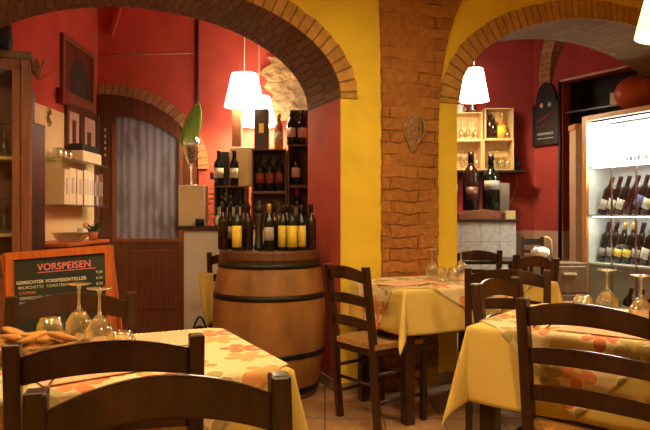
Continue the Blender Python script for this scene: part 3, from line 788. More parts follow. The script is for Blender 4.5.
lf = tag(obj('leaf', bm, 'green', loc=(-1.12, 5.36, ZK+.335)), 'large bright green leaf standing in the tall glass vase', 'leaf')
lf.modifiers.new('s', 'SOLIDIFY').thickness = .003
tag(obj('black_pot', lathe(B(), [(.0001, 0), (.035, 0), (.037, .055), (.03, .06), (.0001, .06)], 20), 'black', loc=(-1.02, 5.215, ZK)), 'small black pot at the front edge of the bar counter below the pedestal', 'pot')
bm = B(); bmesh.ops.create_icosphere(bm, subdivisions=3, radius=.045)
tag(obj('white_bowl', bm, 'napkin_white', loc=(-.90, 5.40, ZK+.045), smooth=True), 'small round white pot on the bar left of the bottle crates', 'pot')
t = thing('wire_card_rack', 'small pale rack behind the bar beside the cream pedestal', 'rack', (-.95, 5.58, ZK))
bm = B()
for i in range(7): rod(bm, (-.09, 0, .05+.045*i), (.09, 0, .05+.045*i), .02, .012)
obj('slat', bm, 'cream_box', t)
obj('upright', box(box(B(), (-.10, -.01, 0), (-.09, .01, .40)), (.09, -.01, 0), (.10, .01, .40)), 'steel', t)
tag(obj('red_tin', bev(box(B(), (-.05, -.03, 0), (.05, .03, .06)), .004, 2), 'redbox', loc=(-.95, 5.58, ZK+.40)), 'small red tin on top of the pale rack at the bar', 'tin')
def crate(w, h, d, m, label, loc, group=None):
    t = thing('wooden_crate', label, 'crate', loc, (0, 0, 0), group); th = .012
    obj('side', box(B(), (-w/2, 0, 0), (-w/2+th, d, h)), m, t); obj('side', box(B(), (w/2-th, 0, 0), (w/2, d, h)), m, t)
    obj('base', box(B(), (-w/2+th, 0, 0), (w/2-th, d, th)), m, t); obj('top_board', box(B(), (-w/2+th, 0, h-th), (w/2-th, d, h)), m, t)
    obj('back_panel', box(B(), (-w/2+th, d-.006, th), (w/2-th, d, h-th)), m, t)
    return t
def xz(px, D=5.36): return (px-325)/640*D
def zz_(y, D=5.36): return 1.155+(215-y)*D/640
YC = 5.36
c1 = (xz(230), YC, ZK); crate(.27, .335, .22, 'crate2', 'open crate at the lower left of the bottle racks holding three bottles', c1)
for i, (dx, k) in enumerate(((-.08, 'w'), (0.0, 'w'), (.08, 'w'))): bot(k, (c1[0]+dx, YC+.06, ZK+.012), 'white-labelled bottle %s in the lower left crate on the bar' % ('leftmost', 'in the middle', 'rightmost')[i], sc=(.95, .95, .98))
zt = ZK+.335
t = tag(obj('cream_carton', bev(box(B(), (-.10, -.0, 0), (.10, .10, .335)), .003, 1), 'crate', loc=(xz(240), YC+.105, zt)), 'pale wooden wine box upright behind bottles on the lower left crate', 'box')
tag(obj('black_box', bev(box(B(), (-.055, 0, 0), (.05, .07, .30)), .003, 1), 'black', loc=(xz(220.5), YC+.13, zt)), 'black carton behind the white-labelled bottle at the upper left of the racks', 'box')
bot('w', (xz(218), YC+.05, zt), 'broad white-labelled bottle at the far left on top of the crate', sc=(1.15, 1.15, 1.0))
bot('w', (xz(233.5), YC+.05, zt), 'slim white-labelled bottle in front of the pale wooden box', sc=(1, 1, 1.0))
tag(obj('brown_carton', bev(box(B(), (-.04, 0, 0), (.04, .07, .34)), .003, 1), 'cabinet', loc=(xz(234.5), YC+.12, zt+.335)), 'tall slim red-brown gift box standing on the pale wooden box', 'box')
# column 2
x2 = xz(269); z21 = ZK; z22 = 1.345
crate(.30, z22-z21, .22, 'crate2', 'open crate in the middle of the bottle racks, bottom one, behind the barrel', (x2, YC, z21))
crate(.29, .365, .22, 'crate2', 'open crate holding three red-labelled bottles, middle of the racks', (x2, YC, z22))
for i in range(3): bot('r', (x2-.085+.083*i, YC+.07, z22+.012), 'red-labelled bottle %s in the middle crate' % ('at the left', 'in the centre', 'at the right')[i], sc=(1, 1, 1.02))
for i in range(3): place(gob, (x2-.08+.08*i, YC+.09, z21+.012), 0, 'upturned wine glass %s in the bottom middle crate' % ('at the left', 'in the centre', 'at the right')[i])
z23 = z22+.365
t = thing('gift_tin', 'tall dark square bottle tin with a small yellow label on the middle crate', 'tin', (xz(260.5), YC+.06, z23))
obj('tin_body', bev(box(B(), (-.06, 0, 0), (.06, .1, .345)), .003, 1), 'blackwood', t); obj('tin_label', box(B(), (-.018, -.002, .14), (.022, 0, .22)), 'yellow_label', t)
bot('p', (xz(278), YC+.08, z23), 'pale amber bottle with white label standing on the middle crate', sc=(1.05, 1.05, 1.0))
# column 3
x3 = xz(299); z32 = ZK+.33
crate(.19, .33, .22, 'crate2', 'open crate at the lower right of the racks beside the red wall end', (x3, YC, ZK))
crate(.19, .35, .22, 'crate2', 'open crate with one white-labelled bottle, right end of the racks', (x3, YC, z32))
bot('red', (x3-.02, YC+.08, ZK+.012), 'dark bottle with a red capsule in the lower right crate')
bot('w', (x3-.03, YC+.08, z32+.012), 'white-labelled bottle alone in the upper right crate', sc=(1.1, 1.1, 1.0))
z33 = z32+.35
bot('w', (xz(291), YC+.06, z33), 'white-labelled bottle, left of the pair on top of the right crates', sc=(1.05, 1.05, .97))
bot('w', (xz(302), YC+.06, z33), 'white-labelled bottle, right of the pair on top of the right crates', sc=(1.05, 1.05, .97))
tag(obj('dark_carton', bev(box(B(), (-.085, 0, 0), (.085, .05, .31)), .003, 1), 'blackwood', loc=(x3, YC+.13, z33)), 'dark carton behind the pair of bottles on the right crates', 'box')

# barrel neighbours
bm = B(); n = 14; g = []
for i in range(n+1):
    row = []
    for j in range(9):
        k = i/n; q = j/8
        row.append(bm.verts.new((-.925+.115*q+.06*k*(1-q), 4.66-.02*math.sin(q*6)*k-.01, .735-(.40)*k*(1-.1*q))))
    g.append(row)
for i in range(n):
    for j in range(8): f = bm.faces.new((g[i][j], g[i+1][j], g[i+1][j+1], g[i][j+1])); f.smooth = True
cl = tag(obj('hanging_cloth', bm, 'cloth'), 'pale yellow cloth hanging from the chair behind the barrel', 'cloth'); cl.modifiers.new('s', 'SOLIDIFY').thickness = .004
t = thing('black_bag', 'black bag on the floor left of the barrel, behind the left table corner', 'bag', (-.88, 4.5, 0))
bm = B(); bmesh.ops.create_icosphere(bm, subdivisions=3, radius=1)
for v in bm.verts: v.co = Vector((v.co.x*.11*(1.15-.3*v.co.z), v.co.y*.09, .19+v.co.z*.19))
obj('bag_body', bm, 'blackgloss', t, smooth=True)
obj('bag_strap', tube(B(), [(-.05+.10*i/12, 0, .34+.10*math.sin(PI*i/12)) for i in range(13)], .007, 8), 'blackgloss', t)

# ------------------------------------------------------------ pendant lamps
def pendant(r0, r1, h, shade, cordlen, label, loc, watts, col=(1, .775, .44)):
    t = thing('pendant_lamp', label, 'lamp', loc)
    bm = lathe(B(), [(r0, 0), (r1, h), (r1-.003, h), (r0-.003, 0)], 40, closed=True); obj('lamp_shade', bm, shade, t)
    obj('cord', tube(B(), [(0, 0, h+.03), (0, 0, cordlen)], .003, 6), 'cord', t)
    obj('socket', lathe(B(), [(.0001, h-.05), (.018, h-.05), (.02, h), (.012, h+.03), (.0001, h+.035)], 16), 'foil_gold', t)
    bm = B(); [rod(bm, (0, 0, h-.005), (r1*math.cos(a), r1*math.sin(a), h-.005), .003, .003) for a in (0, 2.1, 4.2)]; obj('spider', bm, 'steel', t)
    bm = B(); bmesh.ops.create_uvsphere(bm, u_segments=16, v_segments=10, radius=.028); obj('bulb', bm, 'shade', t, loc=(0, 0, h-.085), smooth=True)
    ld = bpy.data.lights.new('bulb_light', 'POINT'); ld.energy = watts; ld.color = col; ld.shadow_soft_size = .06
    lo = bpy.data.objects.new('bulb_light', ld); C.objects.link(lo); lo.parent = t; lo.location = (0, 0, .03)
    return t
pendant(.172, .11, .28, 'shade', 1.45, 'glowing white pendant shade, left and higher of the pair over the bar', ((244.5-325)/640*5.5, 5.5, 2.085), 34)
pendant(.168, .10, .27, 'shade', 1.55, 'glowing white pendant shade, right and lower of the pair over the bar', ((259-325)/640*5.95, 5.95, 1.985), 30)
pendant(.15, .09, .33, 'shade', 1.2, 'glowing white pendant shade in the right archway in front of the glass shelves', ((474-325)/640*6.55, 6.55, 2.32), 38)
pendant(.16, .10, .24, 'shade_front', 1.46, 'cream pendant shade cut off by the top right of the photo', (1.345, 2.42, 1.84), 14)
pendant(.16, .10, .24, 'shade_front', 1.40, 'cream pendant shade above the left foreground table, out of view', (-.62, 1.95, 1.92), 14)
pendant(.16, .10, .24, 'shade_front', 1.20, 'added cream fill pendant behind the camera position, out of view', (.5, .3, 2.1), 34)  # added for fill light, no lamp known behind the camera
pendant(.16, .10, .24, 'shade_front', .80, 'added cream fill pendant high in front of the brick pillar, out of view', (.45, 2.75, 2.46), 34)  # added unseen lamp, raises the light on pillar and yellow wall
pendant(.16, .10, .24, 'shade_front', .80, 'added cream fill pendant high at the left in front of the arch, out of view', (-1.5, 2.2, 2.46), 30)  # added unseen lamp, lifts the ambient light of the front room

# ------------------------------------------------------------ pilaster ornament
t = thing('wicker_ornament', 'leaf-shaped wicker ornament hanging on the brick pillar', 'ornament', W(.512, -.05, 1.70), (0, 0, TH))
out = []
for i in range(33):
    a = 2*PI*i/32; r = 1-.35*max(0, -math.sin(a))**2*abs(math.cos(a))
    x = .078*math.cos(a)*(1 if math.sin(a) > 0 else (1+math.sin(a)*.88)); z = .125*math.sin(a)
    out.append((x-.025*(.125-z)/.25+.012, 0, z))
obj('wicker_rim', tube(B(), out, .007, 8), 'wicker', t)
bm = B()
def inside(x, z):
    k = (z+.125)/.25; xc = -.025*(1-k)*1.0+.012; half = .078*math.sqrt(max(0, 1-((z)/.125)**2))*(1 if z > 0 else 1+z/.125*.6)
    return xc, half
for i in range(1, 22):
    z = -.12+.24*i/22; xc, hf = inside(0, z); tube(bm, [(xc-hf+.004, .002, z-.01), (xc, -.003, z+.008), (xc+hf-.004, .002, z-.01)], .0042, 6)
for q in (-.6, -.2, .2, .6): tube(bm, [(inside(0, z)[0]+q*inside(0, z)[1], -.004, z) for z in [-.115+.23*i/10 for i in range(11)]], .004, 6)
obj('wicker_weave', bm, 'wicker', t)
struct('trim_5', bev(box(B(), (-.045, -.006, 0), (.045, .02, .13)), .006, 2), 'stone', loc=W(.655, -.022, 1.62), rot=(0, 0, TH))

# ------------------------------------------------------------ right back room
t = thing('tiled_counter', 'white tiled bar counter seen through the right archway', 'counter', (0, 0, 0))
bm = B(); uvl = bm.loops.layers.uv.new('UVMap'); box(bm, (.9, 6.6, 0), (1.97, 7.28, 1.085))
for f in bm.faces:
    for l in f.loops: c = l.vert.co; l[uvl].uv = (c.x+c.y*(abs(f.normal.x) > .5), c.z+.12)
obj('counter_body', bm, 'white_tile', t)
obj('counter_top', bev(box(B(), (.88, 6.57, 1.085), (2.0, 7.28, 1.11)), .004, 2), 'blackwood', t)
D2 = 6.85
bm = B(); n = 16; poly = [(-.27, 0), (.27, 0), (.27, .06)]+[(.27-.54*i/n, .06+.04*math.sin(PI*i/n)) for i in range(1, n)]+[(-.27, .06)]
tag(obj('bottle_stand', bev(prism(bm, poly, -.1, .1), .004, 1), 'cabinet', loc=((482-325)/640*D2, D2, 1.11)), 'reddish wooden stand with arched top carrying three big bottles on the tiled counter', 'stand')
big = bottle('bottle_brown', 'darkwood', 'foil_dark', 1.6, (.18, .40), .62, .088, 'large_bottle', sh=.62, nk=.028); big2 = bottle('bottle', 'grey_label', 'foil_dark', 2.2, (.38, .54), .60, .092, 'large_bottle', sh=.60, nk=.028)
x = lambda px, D=D2: (px-325)/640*D
place(big, (x(471), D2, 1.205), 0, 'large brown magnum bottle in the middle of the stand on the tiled counter')
place(big2, (x(491), D2, 1.195), 0, 'large dark magnum bottle with grey label, right on the stand')
place(big2, (x(449.5), D2+.02, 1.19), 0, 'large dark magnum bottle half hidden by the yellow pillar edge', scale=(1, 1, .9))
tag(obj('orange_box', bev(box(B(), (-.05, -.04, 0), (.05, .04, .09)), .003, 1), 'crate', loc=(x(507), 6.75, 1.11)), 'small orange box at the right end of the tiled counter', 'box')
tag(obj('grey_panel', bev(box(B(), (-.05, 0, 0), (.05, .02, .40)), .003, 1), 'grey_label', loc=(x(505, 7.1), 7.1, 1.11)), 'tall grey card standing at the back of the tiled counter', 'card')
tag(obj('wall_shelf', bev(box(B(), (1.30, 7.05, 1.625), (2.22, 7.298, 1.65)), .003, 1), 'blackwood'), 'dark wall shelf carrying the glowing wooden crates', 'shelf')
def xb(px, D=7.09): return (px-325)/640*D
cr = []
for nm, px0, px1, z in (('lower left', 449, 482.5, 1.65), ('upper left', 449, 482.5, 1.985), ('lower right', 483.5, 514, 1.65), ('upper right', 485, 513.5, 1.995)):
    w_ = xb(px1)-xb(px0); h_ = .335 if 'left' in nm else .345
    if nm == 'upper left': h_ = .31
    crate(w_, h_, .19, 'crate', 'pale wooden crate, %s of the four on the wall shelf' % nm, ((xb(px0)+xb(px1))/2, 7.09, z))
# contents
def small(kind, px, z, label, sc=1): 
    if kind == 'g': return place(gob, (xb(px, 7.17), 7.17, z), 0, label, scale=(1, 1, 1.1))
    if kind == 't': return place(tum, (xb(px, 7.15), 7.15, z), 0, label)
    return bot(kind, (xb(px, 7.17), 7.17, z), label, sc=sc)
for i, px in enumerate((462, 469.5, 477)):
    small('g', px, 1.662, 'glass %s in the lower left wall crate' % ('farthest left', 'in the middle', 'farthest right')[i])
for i, px in enumerate((461, 468, 475.5)):
    small('g', px, 1.997, 'glass %s in the upper left wall crate' % ('farthest left', 'in the middle', 'farthest right')[i])
for i, px in enumerate((489, 494.5, 501, 508)):
    small('g', px, 1.662, 'glass in the lower right wall crate, %s' % ('leftmost', 'second from left', 'third from left', 'rightmost')[i])
small('n', 490, 2.007, 'dark bottle at the left of the upper right wall crate', (1, 1, .95)); small('n', 493.5, 2.007, 'short dark bottle beside the taller one in the upper right wall crate', (1, 1, .75))
bt['wh'] = bottle('rose', 'yellow_label', 'foil_gold', 2.4, (.12, .5), .30, .05, 'spirit_bottle', sh=.45)
small('wh', 501.5, 2.007, 'round amber spirit bottle with yellow label in the upper right wall crate', (1, 1, .98))
small('t', 508, 2.007, 'small glass at the right of the upper right wall crate')
t = thing('coffee_cup', 'small white cup on top of the left wall crates under the pendant', 'cup', (xb(461), 7.16, 2.295))
obj('cup_body', lathe(B(), [(.0001, 0), (.03, 0), (.045, .09), (.042, .09), (.028, .006), (.0001, .006)], 22), 'napkin_white', t)
obj('cup_handle', tube(B(), [(.04+.03*math.sin(PI*i/8), 0, .02+.05*i/8) for i in range(9)], .005, 8), 'napkin_white', t)
tag(obj('metal_jug', lathe(B(), [(.0001, 0), (.035, 0), (.042, .05), (.03, .09), (.034, .11), (.03, .11), (.0001, .02)], 20), 'steel', loc=(xb(474), 7.16, 2.295)), 'small metal jug on top of the left wall crates beside the cup', 'jug')
tag(obj('dark_jar', lathe(B(), [(.0001, 0), (.04, 0), (.045, .08), (.03, .13), (.03, .16), (.0001, .165)], 20), 'blackgloss', loc=(xb(519), 7.17, 1.65)), 'dark jar at the right end of the wall shelf', 'jar')
tag(obj('hanging_wire', tube(B(), [(xb(521), 7.27, 1.62), (xb(522), 7.27, 1.5), (xb(518), 7.27, 1.36), (xb(511), 7.27, 1.24)], .004, 6), 'cord'), 'thin wire hanging from the right end of the wall shelf', 'wire')
# rib of the vault
bm = B(); uvl = bm.loops.layers.uv.new('UVMap')
A = [S(.16, -.0, 2.35), S(.17, -.02, 2.55), S(.20, -.06, 2.72), S(.27, -.12, 2.88), S(.37, -.18, 3.03), S(.50, -.24, 3.18), S(.66, -.30, 3.35)]
prev = None; L = 0
for i, p in enumerate(A):
    wv = SD*.075; dv = SN*(.36)
    cur = [p-wv, p+wv, p+wv+dv, p-wv+dv]
    if prev:
        d = (A[i]-A[i-1]).length
        for k in range(4):
            vs = [prev[k], prev[(k+1) % 4], cur[(k+1) % 4], cur[k]]
            f = bm.faces.new([bm.verts.new(v) for v in vs])
            for l, uv in zip(f.loops, ((L, 0), (L, .15), (L+d, .15), (L+d, 0))): l[uvl].uv = (uv[0], uv[1]+.05)
        L += d
    prev = cur
struct('trim_6', bm, 'brick_door')
struct('trim_7', tube(B(), [S(.38, -.015, 2.615), S(1.6, -.015, 2.615)], .012, 8), 'cord')
# plaque on side wall
ang = math.atan2(SD.y, SD.x)
t = thing('wall_plaque', 'black arched sign with red script and two pale faces, hung on the red wall', 'sign', S(.20, -.02, 0), (0, 0, ang))
z0, z1, zs_ = 1.155+70*7.1/640, 1.155+131*7.1/640, 1.155+112*7.1/640
# z0: bottom, zs_: shoulders
hw = .175
poly = [(-hw, z0), (hw, z0), (hw, zs_), (hw*.80, zs_+.01)]+[(hw*.78*math.cos(a), zs_+.02+(z1-zs_)*math.sin(a)) for a in [PI*i/14 for i in range(0, 15)]]+[(-hw*.80, zs_+.01), (-hw, zs_)]
obj('board', bev(prism(B(), poly, -.02, .015), .003, 1), 'black', t)
bm = B(); 
for a, b in (((-hw, -.028, z0), (-hw+.02, -.02, zs_)), ((hw-.02, -.028, z0), (hw, -.02, zs_)), ((-hw, -.028, z0), (hw, -.02, z0+.02))): box(bm, a, b)
obj('frame', bm, 'blackwood', t)
for i, sx in enumerate((-1, 1)):
    bm = B(); bmesh.ops.create_uvsphere(bm, u_segments=14, v_segments=8, radius=1)
    for v in bm.verts: v.co = Vector((sx*.055+v.co.x*.024, -.021+v.co.y*.006, zs_-.02+v.co.z*.028))
    obj('medallion', bm, 'flower' if i == 0 else 'grey_label', t, smooth=True)
bm = B(); tube(bm, [(-.11+.22*i/40, -.021, z0+.27+.022*math.sin(i*1.3)*math.cos(i*.33)+.09*i/40) for i in range(41)], .006, 8); tube(bm, [(-.12+.23*i/24, -.021, z0+.19+.05*i/24+.012*math.sin(i*.9)) for i in range(25)], .006, 8)
obj('script', bm, 'redbox', t)
bm = B(); rnd = random.Random(4)
for r_, zz0 in enumerate((z0+.115, z0+.07)):
    xx = -.11
    while xx < .11:
        w_ = rnd.uniform(.006, .014); box(bm, (xx, -.0225, zz0), (xx+w_, -.02, zz0+(.024 if r_ == 0 else .012))); xx += w_+.006
    obj('small_lettering', bm, 'grey_label', t); bm = B()
bm.free()
# alcove contents
t = tag(obj('yellow_picture', box(B(), (-.10, 0, 0), (.10, .02, .17)), 'cream_box', loc=S(.86, .30, 2.28), rot=(0, 0, ang)), 'small yellowish card in the dark alcove above the wine fridge', 'picture')
tag(obj('alcove_shelf', box(B(), (-.54, 0, 0), (.54, .40, .02)), 'blackwood', loc=S(.95, .03, 2.255), rot=(0, 0, ang)), 'dark shelf across the alcove above the wine fridge', 'shelf')
t = thing('trailing_plant', 'dark leafy plant in the alcove beside the round squash', 'plant', S(1.08, .2, 2.276))
obj('plant_pot', lathe(B(), [(.0001, 0), (.04, 0), (.05, .08), (.0001, .08)], 16), 'terracotta', t)
bm = B(); rnd = random.Random(8)
for i in range(70):
    c = Vector((rnd.gauss(0, .06), rnd.gauss(0, .05), .12+rnd.gauss(0, .05))); a = Vector((rnd.uniform(-1, 1), rnd.uniform(-1, 1), rnd.uniform(-1, 1))).normalized()*.035; b_ = a.cross(Vector((rnd.uniform(-1, 1), .3, .5))).normalized()*.014
    bm.faces.new([bm.verts.new(v) for v in (c-a, c+b_, c+a, c-b_)])
obj('foliage', bm, 'darkgreen', t)
# fridge
FL = Vector((2.56, 6.30, 0)); FA = math.atan2(-.914, .407); FW, FD, FH = .98, .38, 2.12
def FR(a, b, z): return FL + Vector((.407, -.914, 0))*a + Vector((.914, .407, 0))*b + Vector((0, 0, z))
t = thing('wine_fridge', 'tall lit wine cabinet with amber wooden frame and glass front at the right', 'fridge', FL, (0, 0, FA))
# local x along width, local y into the cabinet (local +y = (.914,.407))
bm = B(); box(bm, (0, 0, .02), (.02, FD, FH-.03)); box(bm, (FW-.02, 0, .02), (FW, FD, FH-.03)); box(bm, (0, FD-.02, .02), (FW, FD, FH-.03)); box(bm, (.02, 0, 0), (FW-.02, FD, .12)); box(bm, (.02, .0, FH-.05), (FW-.02, FD, FH-.03))
obj('cabinet_body', bm, 'fridge_in', t)
bm = B(); box(bm, (-.01, -.03, FH-.05), (FW+.01, FD, FH)); box(bm, (-.01, -.03, 0), (.045, 0, FH-.05)); box(bm, (FW-.045, -.03, 0), (FW+.01, 0, FH-.05)); box(bm, (.045, -.03, 0), (FW-.045, 0, .12))
obj('frame', bm, 'fridgewood', t)
bm = B()
for a in (.33, .60): box(bm, (a, -.022, .12), (a+.012, -.006, 1.62))
obj('door_profile', bm, 'steel', t)
obj('glass_door', box(B(), (.045, -.018, .12), (FW-.045, -.014, FH-.05)), 'pane', t)
FZ = (1.615, 1.140, .675)
for z in FZ: obj('fridge_shelf', box(B(), (.02, .01, z), (FW-.02, FD-.02, z+.016)), 'fridge_in', t)
obj('light_tube', tube(B(), [(.06, .05, FH-.075), (FW-.06, .05, FH-.075)], .012, 10), 'tube', t)
ld = bpy.data.lights.new('tube_light', 'AREA'); ld.shape = 'RECTANGLE'; ld.size = .85; ld.size_y = .03; ld.energy = 45; ld.color = (.92, 1, .98)
lo = bpy.data.objects.new('tube_light', ld); C.objects.link(lo); lo.parent = t; lo.location = (FW/2, .07, FH-.095); lo.rotation_euler = (0, 0, 0)
for z in (FZ[0], FZ[1]):
    ld = bpy.data.lights.new('tube_light', 'AREA'); ld.shape = 'RECTANGLE'; ld.size = .85; ld.size_y = .02; ld.energy = 3; ld.color = (1, .97, .80)
    lo = bpy.data.objects.new('tube_light', ld); C.objects.link(lo); lo.parent = t; lo.location = (FW/2, .035, z-.006)
    obj('shelf_light', box(B(), (.07, .03, z-.006), (FW-.07, .04, z)), 'tube', t)
bt['yf'] = bottle('bottle', 'yellow_label', 'foil_gold', 2.2, (.16, .34)); bt['wf'] = bottle('bottle', 'white_label', 'foil_dark', 2.2, (.14, .40)); bt['gf'] = bottle('bottle', 'grey_label', 'foil_dark', 2.2, (.16, .36))
rowA = ['wf', 'wf', 'wf', 'n', 'b', 'wf', 'wf', 'n', 'wf']
nm_ = ['first', 'second', 'third', 'fourth', 'fifth', 'sixth', 'seventh', 'eighth', 'ninth']
for i, k in enumerate(rowA):
    bot(k, FR(.06+.098*i, .16, FZ[1]+.028), '%s bottle from the left leaning on the upper bottle shelf of the fridge%s' % (nm_[i], ', blue label' if k == 'b' else ''), rot=(.0, .36, FA), sc=(1.22, 1.22, 1.26))
rowB = ['gf', 'gf', 'yf', 'yf', 'gf', 'wf', 'gf', 'wf', 'gf']
for i, k in enumerate(rowB):
    bot(k, FR(.05+.098*i, .16, FZ[2]+.028), '%s bottle from the left leaning on the lower bottle shelf of the fridge%s' % (nm_[i], ', yellow label' if k == 'yf' else ''), rot=(.0, .26, FA), sc=(1.25, 1.25, 1.32))
for i in range(5):
    bot('n' if i % 2 else 'w', FR(.30+.12*i, .15, .142), '%s bottle from the left at the bottom of the wine fridge' % nm_[i], rot=(0, .35, FA), sc=(1.1, 1.1, 1.15))
for i in range(10):
    place(gob, FR(.08+.085*i, .16, FZ[0]+.016), 0, '%s clear glass from the left on the brightly lit top shelf of the wine fridge' % (nm_+['tenth'])[i], scale=(1, 1, 1.1))
bt['clear'] = bottle('blue_label', 'grey_label', None, 2.4, (.25, .55), .30, .030, 'clear_bottle')
for i in range(5):
    bot('clear', FR(.30+.09*i, .25, FZ[0]+.016), '%s pale bottle from the left behind the glasses on the top fridge shelf' % nm_[i], rot=(0, 0, FA))
# squash on the fridge
t = thing('round_squash', 'large round red-brown squash on top of the wine fridge', 'squash', FR(.46, .18, FH))
bm = B(); bmesh.ops.create_uvsphere(bm, u_segments=48, v_segments=24, radius=1)
for v in bm.verts:
    a = math.atan2(v.co.y, v.co.x); k = 1-.025*abs(math.cos(a*5)); v.co = Vector((v.co.x*.215*k, v.co.y*.17*k, v.co.z*.165*(1-.12*(1-min(1, math.hypot(v.co.x, v.co.y)*3)))+.163))
obj('squash_body', bm, 'squash', t, smooth=True)
obj('squash_stem', tube(B(), [(0, 0, .29), (.0, 0, .33), (.02, 0, .36)], [.02, .013, .016], 10), 'wicker', t)
t = thing('narrow_cupboard', 'narrow dusty pink cupboard with wooden top edge left of the wine fridge', 'cupboard', (0, 0, 0))
obj('cupboard_body', box(B(), (2.53, 6.46, 0), (2.66, 6.62, 2.02)), 'dado', t); obj('cupboard_top', bev(box(B(), (2.515, 6.445, 2.02), (2.67, 6.62, 2.075)), .003, 1), 'fridgewood', t)
# drawer chest
t = thing('drawer_chest', 'low brown wooden chest with pale handle left of the wine fridge', 'chest', (2.33, 6.05, 0))
obj('chest_body', bev(box(B(), (-.15, 0, 0), (.15, .30, .70)), .005, 2), 'chestwood', t)
for z in (.42, .15):
    d = obj('drawer', bev(box(B(), (-.135, -.012, z), (.135, .0, z+.25)), .004, 1), 'chestwood', t); obj('drawer_handle', box(B(), (-.08, -.03, z+.17), (.04, -.012, z+.19)), 'cream_box', d)
t = thing('umbrella', 'umbrella with curved pale handle leaning behind the low chest', 'umbrella', (2.34, 6.50, 0), (0, -.05, 0))
obj('umbrella_handle', tube(B(), [(0, 0, .70), (0, 0, .88)]+[(-.055+.055*math.cos(a), 0, .88+.055*math.sin(a)) for a in [PI*i/10 for i in range(1, 11)]]+[(-.11, 0, .85)], .012, 8), 'crate', t)
obj('umbrella_canopy', lathe(B(), [(.0001, .02), (.01, .03), (.03, .3), (.05, .6), (.045, .68), (.012, .73), (.0001, .73)], 14), 'redbox', t)
t = thing('coat_chair', 'brown wooden chair with white cloths by the tiled counter end', 'chair', (2.06, 6.15, 0))
for x_ in (-.1, .1): obj('post', box(B(), (x_-.015, .20, 0), (x_+.015, .23, .94)), 'blackwood', t)
for x_ in (-.1, .1): obj('leg', box(B(), (x_-.015, -.08, 0), (x_+.015, -.05, .74)), 'blackwood', t)
obj('back_rail', box(box(B(), (-.1, .205, .86), (.1, .225, .92)), (-.1, .205, .78), (.1, .225, .81)), 'blackwood', t)
obj('seat', box(B(), (-.12, -.09, .72), (.12, .24, .745)), 'blackwood', t)
bm = B(); bmesh.ops.create_icosphere(bm, subdivisions=3, radius=1)
for v in bm.verts: v.co = Vector((v.co.x*.09, v.co.y*.07, v.co.z*.055+.05+.012*math.sin(v.co.x*23+v.co.y*17)))
tag(obj('crumpled_napkins', bm, 'napkin_white', loc=(2.05, 6.10, .748)), 'crumpled white cloths heaped on the brown chair by the tiled counter', 'cloth')
bm = B(); bmesh.ops.create_icosphere(bm, subdivisions=2, radius=1)
for v in bm.verts: v.co = Vector((v.co.x*.032, v.co.y*.032, v.co.z*.03+.03+.006*math.sin(v.co.x*31)))
v_ = cM+Vector((math.cos(rzM), math.sin(rzM)))*.43+Vector((-math.sin(rzM), math.cos(rzM)))*(.02)
tag(obj('white_napkin', bm, 'napkin_white', loc=(v_.x, v_.y, ZC), smooth=True), 'crumpled white napkin at the right end of the middle table', 'napkin')
tag(obj('black_pipe', tube(B(), [S(.375, -.02, .62), S(.375, -.02, 2.6)], .018, 8), 'black'), 'black vertical pipe on the wall at the left edge of the dark alcove', 'pipe')

# ------------------------------------------------------------ left back wall furniture
t = thing('display_cabinet', 'reddish wooden display cabinet with glass door and glassware at the left edge', 'cabinet', W(-2.12, .64), (0, 0, TH))
cw, cd, ch = .28, .26, 2.17
bm = B(); box(bm, (0, 0, 0), (.02, cd, ch-.04)); box(bm, (cw-.02, 0, 0), (cw, cd, ch-.04)); box(bm, (0, cd-.015, 0), (cw, cd, ch-.04)); box(bm, (.02, 0, 0), (cw-.02, cd, .70))
obj('cabinet_body', bm, 'cabinet', t)
obj('cornice', bev(box(B(), (-.01, -.03, ch-.05), (cw+.015, cd, ch)), .008, 2), 'crate2', t)
bm = B(); box(bm, (cw-.05, -.022, .0), (cw, -.0, ch-.05)); box(bm, (cw-.10, -.018, .72), (cw-.055, .0, ch-.08)); box(bm, (0, -.02, .70), (.04, 0, ch-.05)); box(bm, (.04, -.018, ch-.12), (cw-.055, 0, ch-.05)); box(bm, (.04, -.018, .70), (cw-.10, 0, .76))
obj('door_frame', bm, 'cabinet', t)
obj('door_pane', box(B(), (.04, -.008, .76), (cw-.10, -.005, ch-.12)), 'pane', t)
for z in (1.50, 1.02): obj('cabinet_shelf', box(B(), (.02, .03, z), (cw-.02, cd-.015, z+.02)), 'crate', t)
for z in (1.04, 1.52):
    for i in range(3):
        v = W(-2.12+.055+.07*i, .64+.13, z); place(gob, v, 0, '%s wine glass from the left on the %s shelf of the display cabinet' % (nm_[i], 'lower' if z < 1.2 else 'upper'), scale=(1, 1, 1.15))
tag(obj('black_jug', lathe(B(), [(.0001, 0), (.07, 0), (.09, .08), (.08, .18), (.05, .24), (.06, .30), (.055, .30), (.0001, .1)], 22), 'black', loc=W(-2.03, .76, ch)), 'black jug on top of the display cabinet at the left edge', 'jug')
t = thing('tall_shelf_unit', 'dark brown stepped wooden unit right behind the display cabinet', 'cabinet', (-2.0, 4.26, 0), (0, 0, 0))
obj('tall_panel', bev(box(B(), (-.10, 0, 0), (-.022, .2, 2.02)), .004, 2), 'blackwood', t); obj('low_panel', bev(box(B(), (-.022, 0, 0), (.045, .22, 1.78)), .01, 2), 'blackwood', t)
t = thing('dried_bunch', 'faint bunch of dried flowers beside the top of the display cabinet', 'dried flowers', W(-1.80, .80, 2.03)); bm = B(); rnd = random.Random(9)
for i in range(26): tube(bm, [(0, 0, 0), (rnd.gauss(0, .035), rnd.gauss(0, .03), rnd.uniform(.06, .16))], [.002, .005], 5)
obj('stems', bm, 'wicker', t)
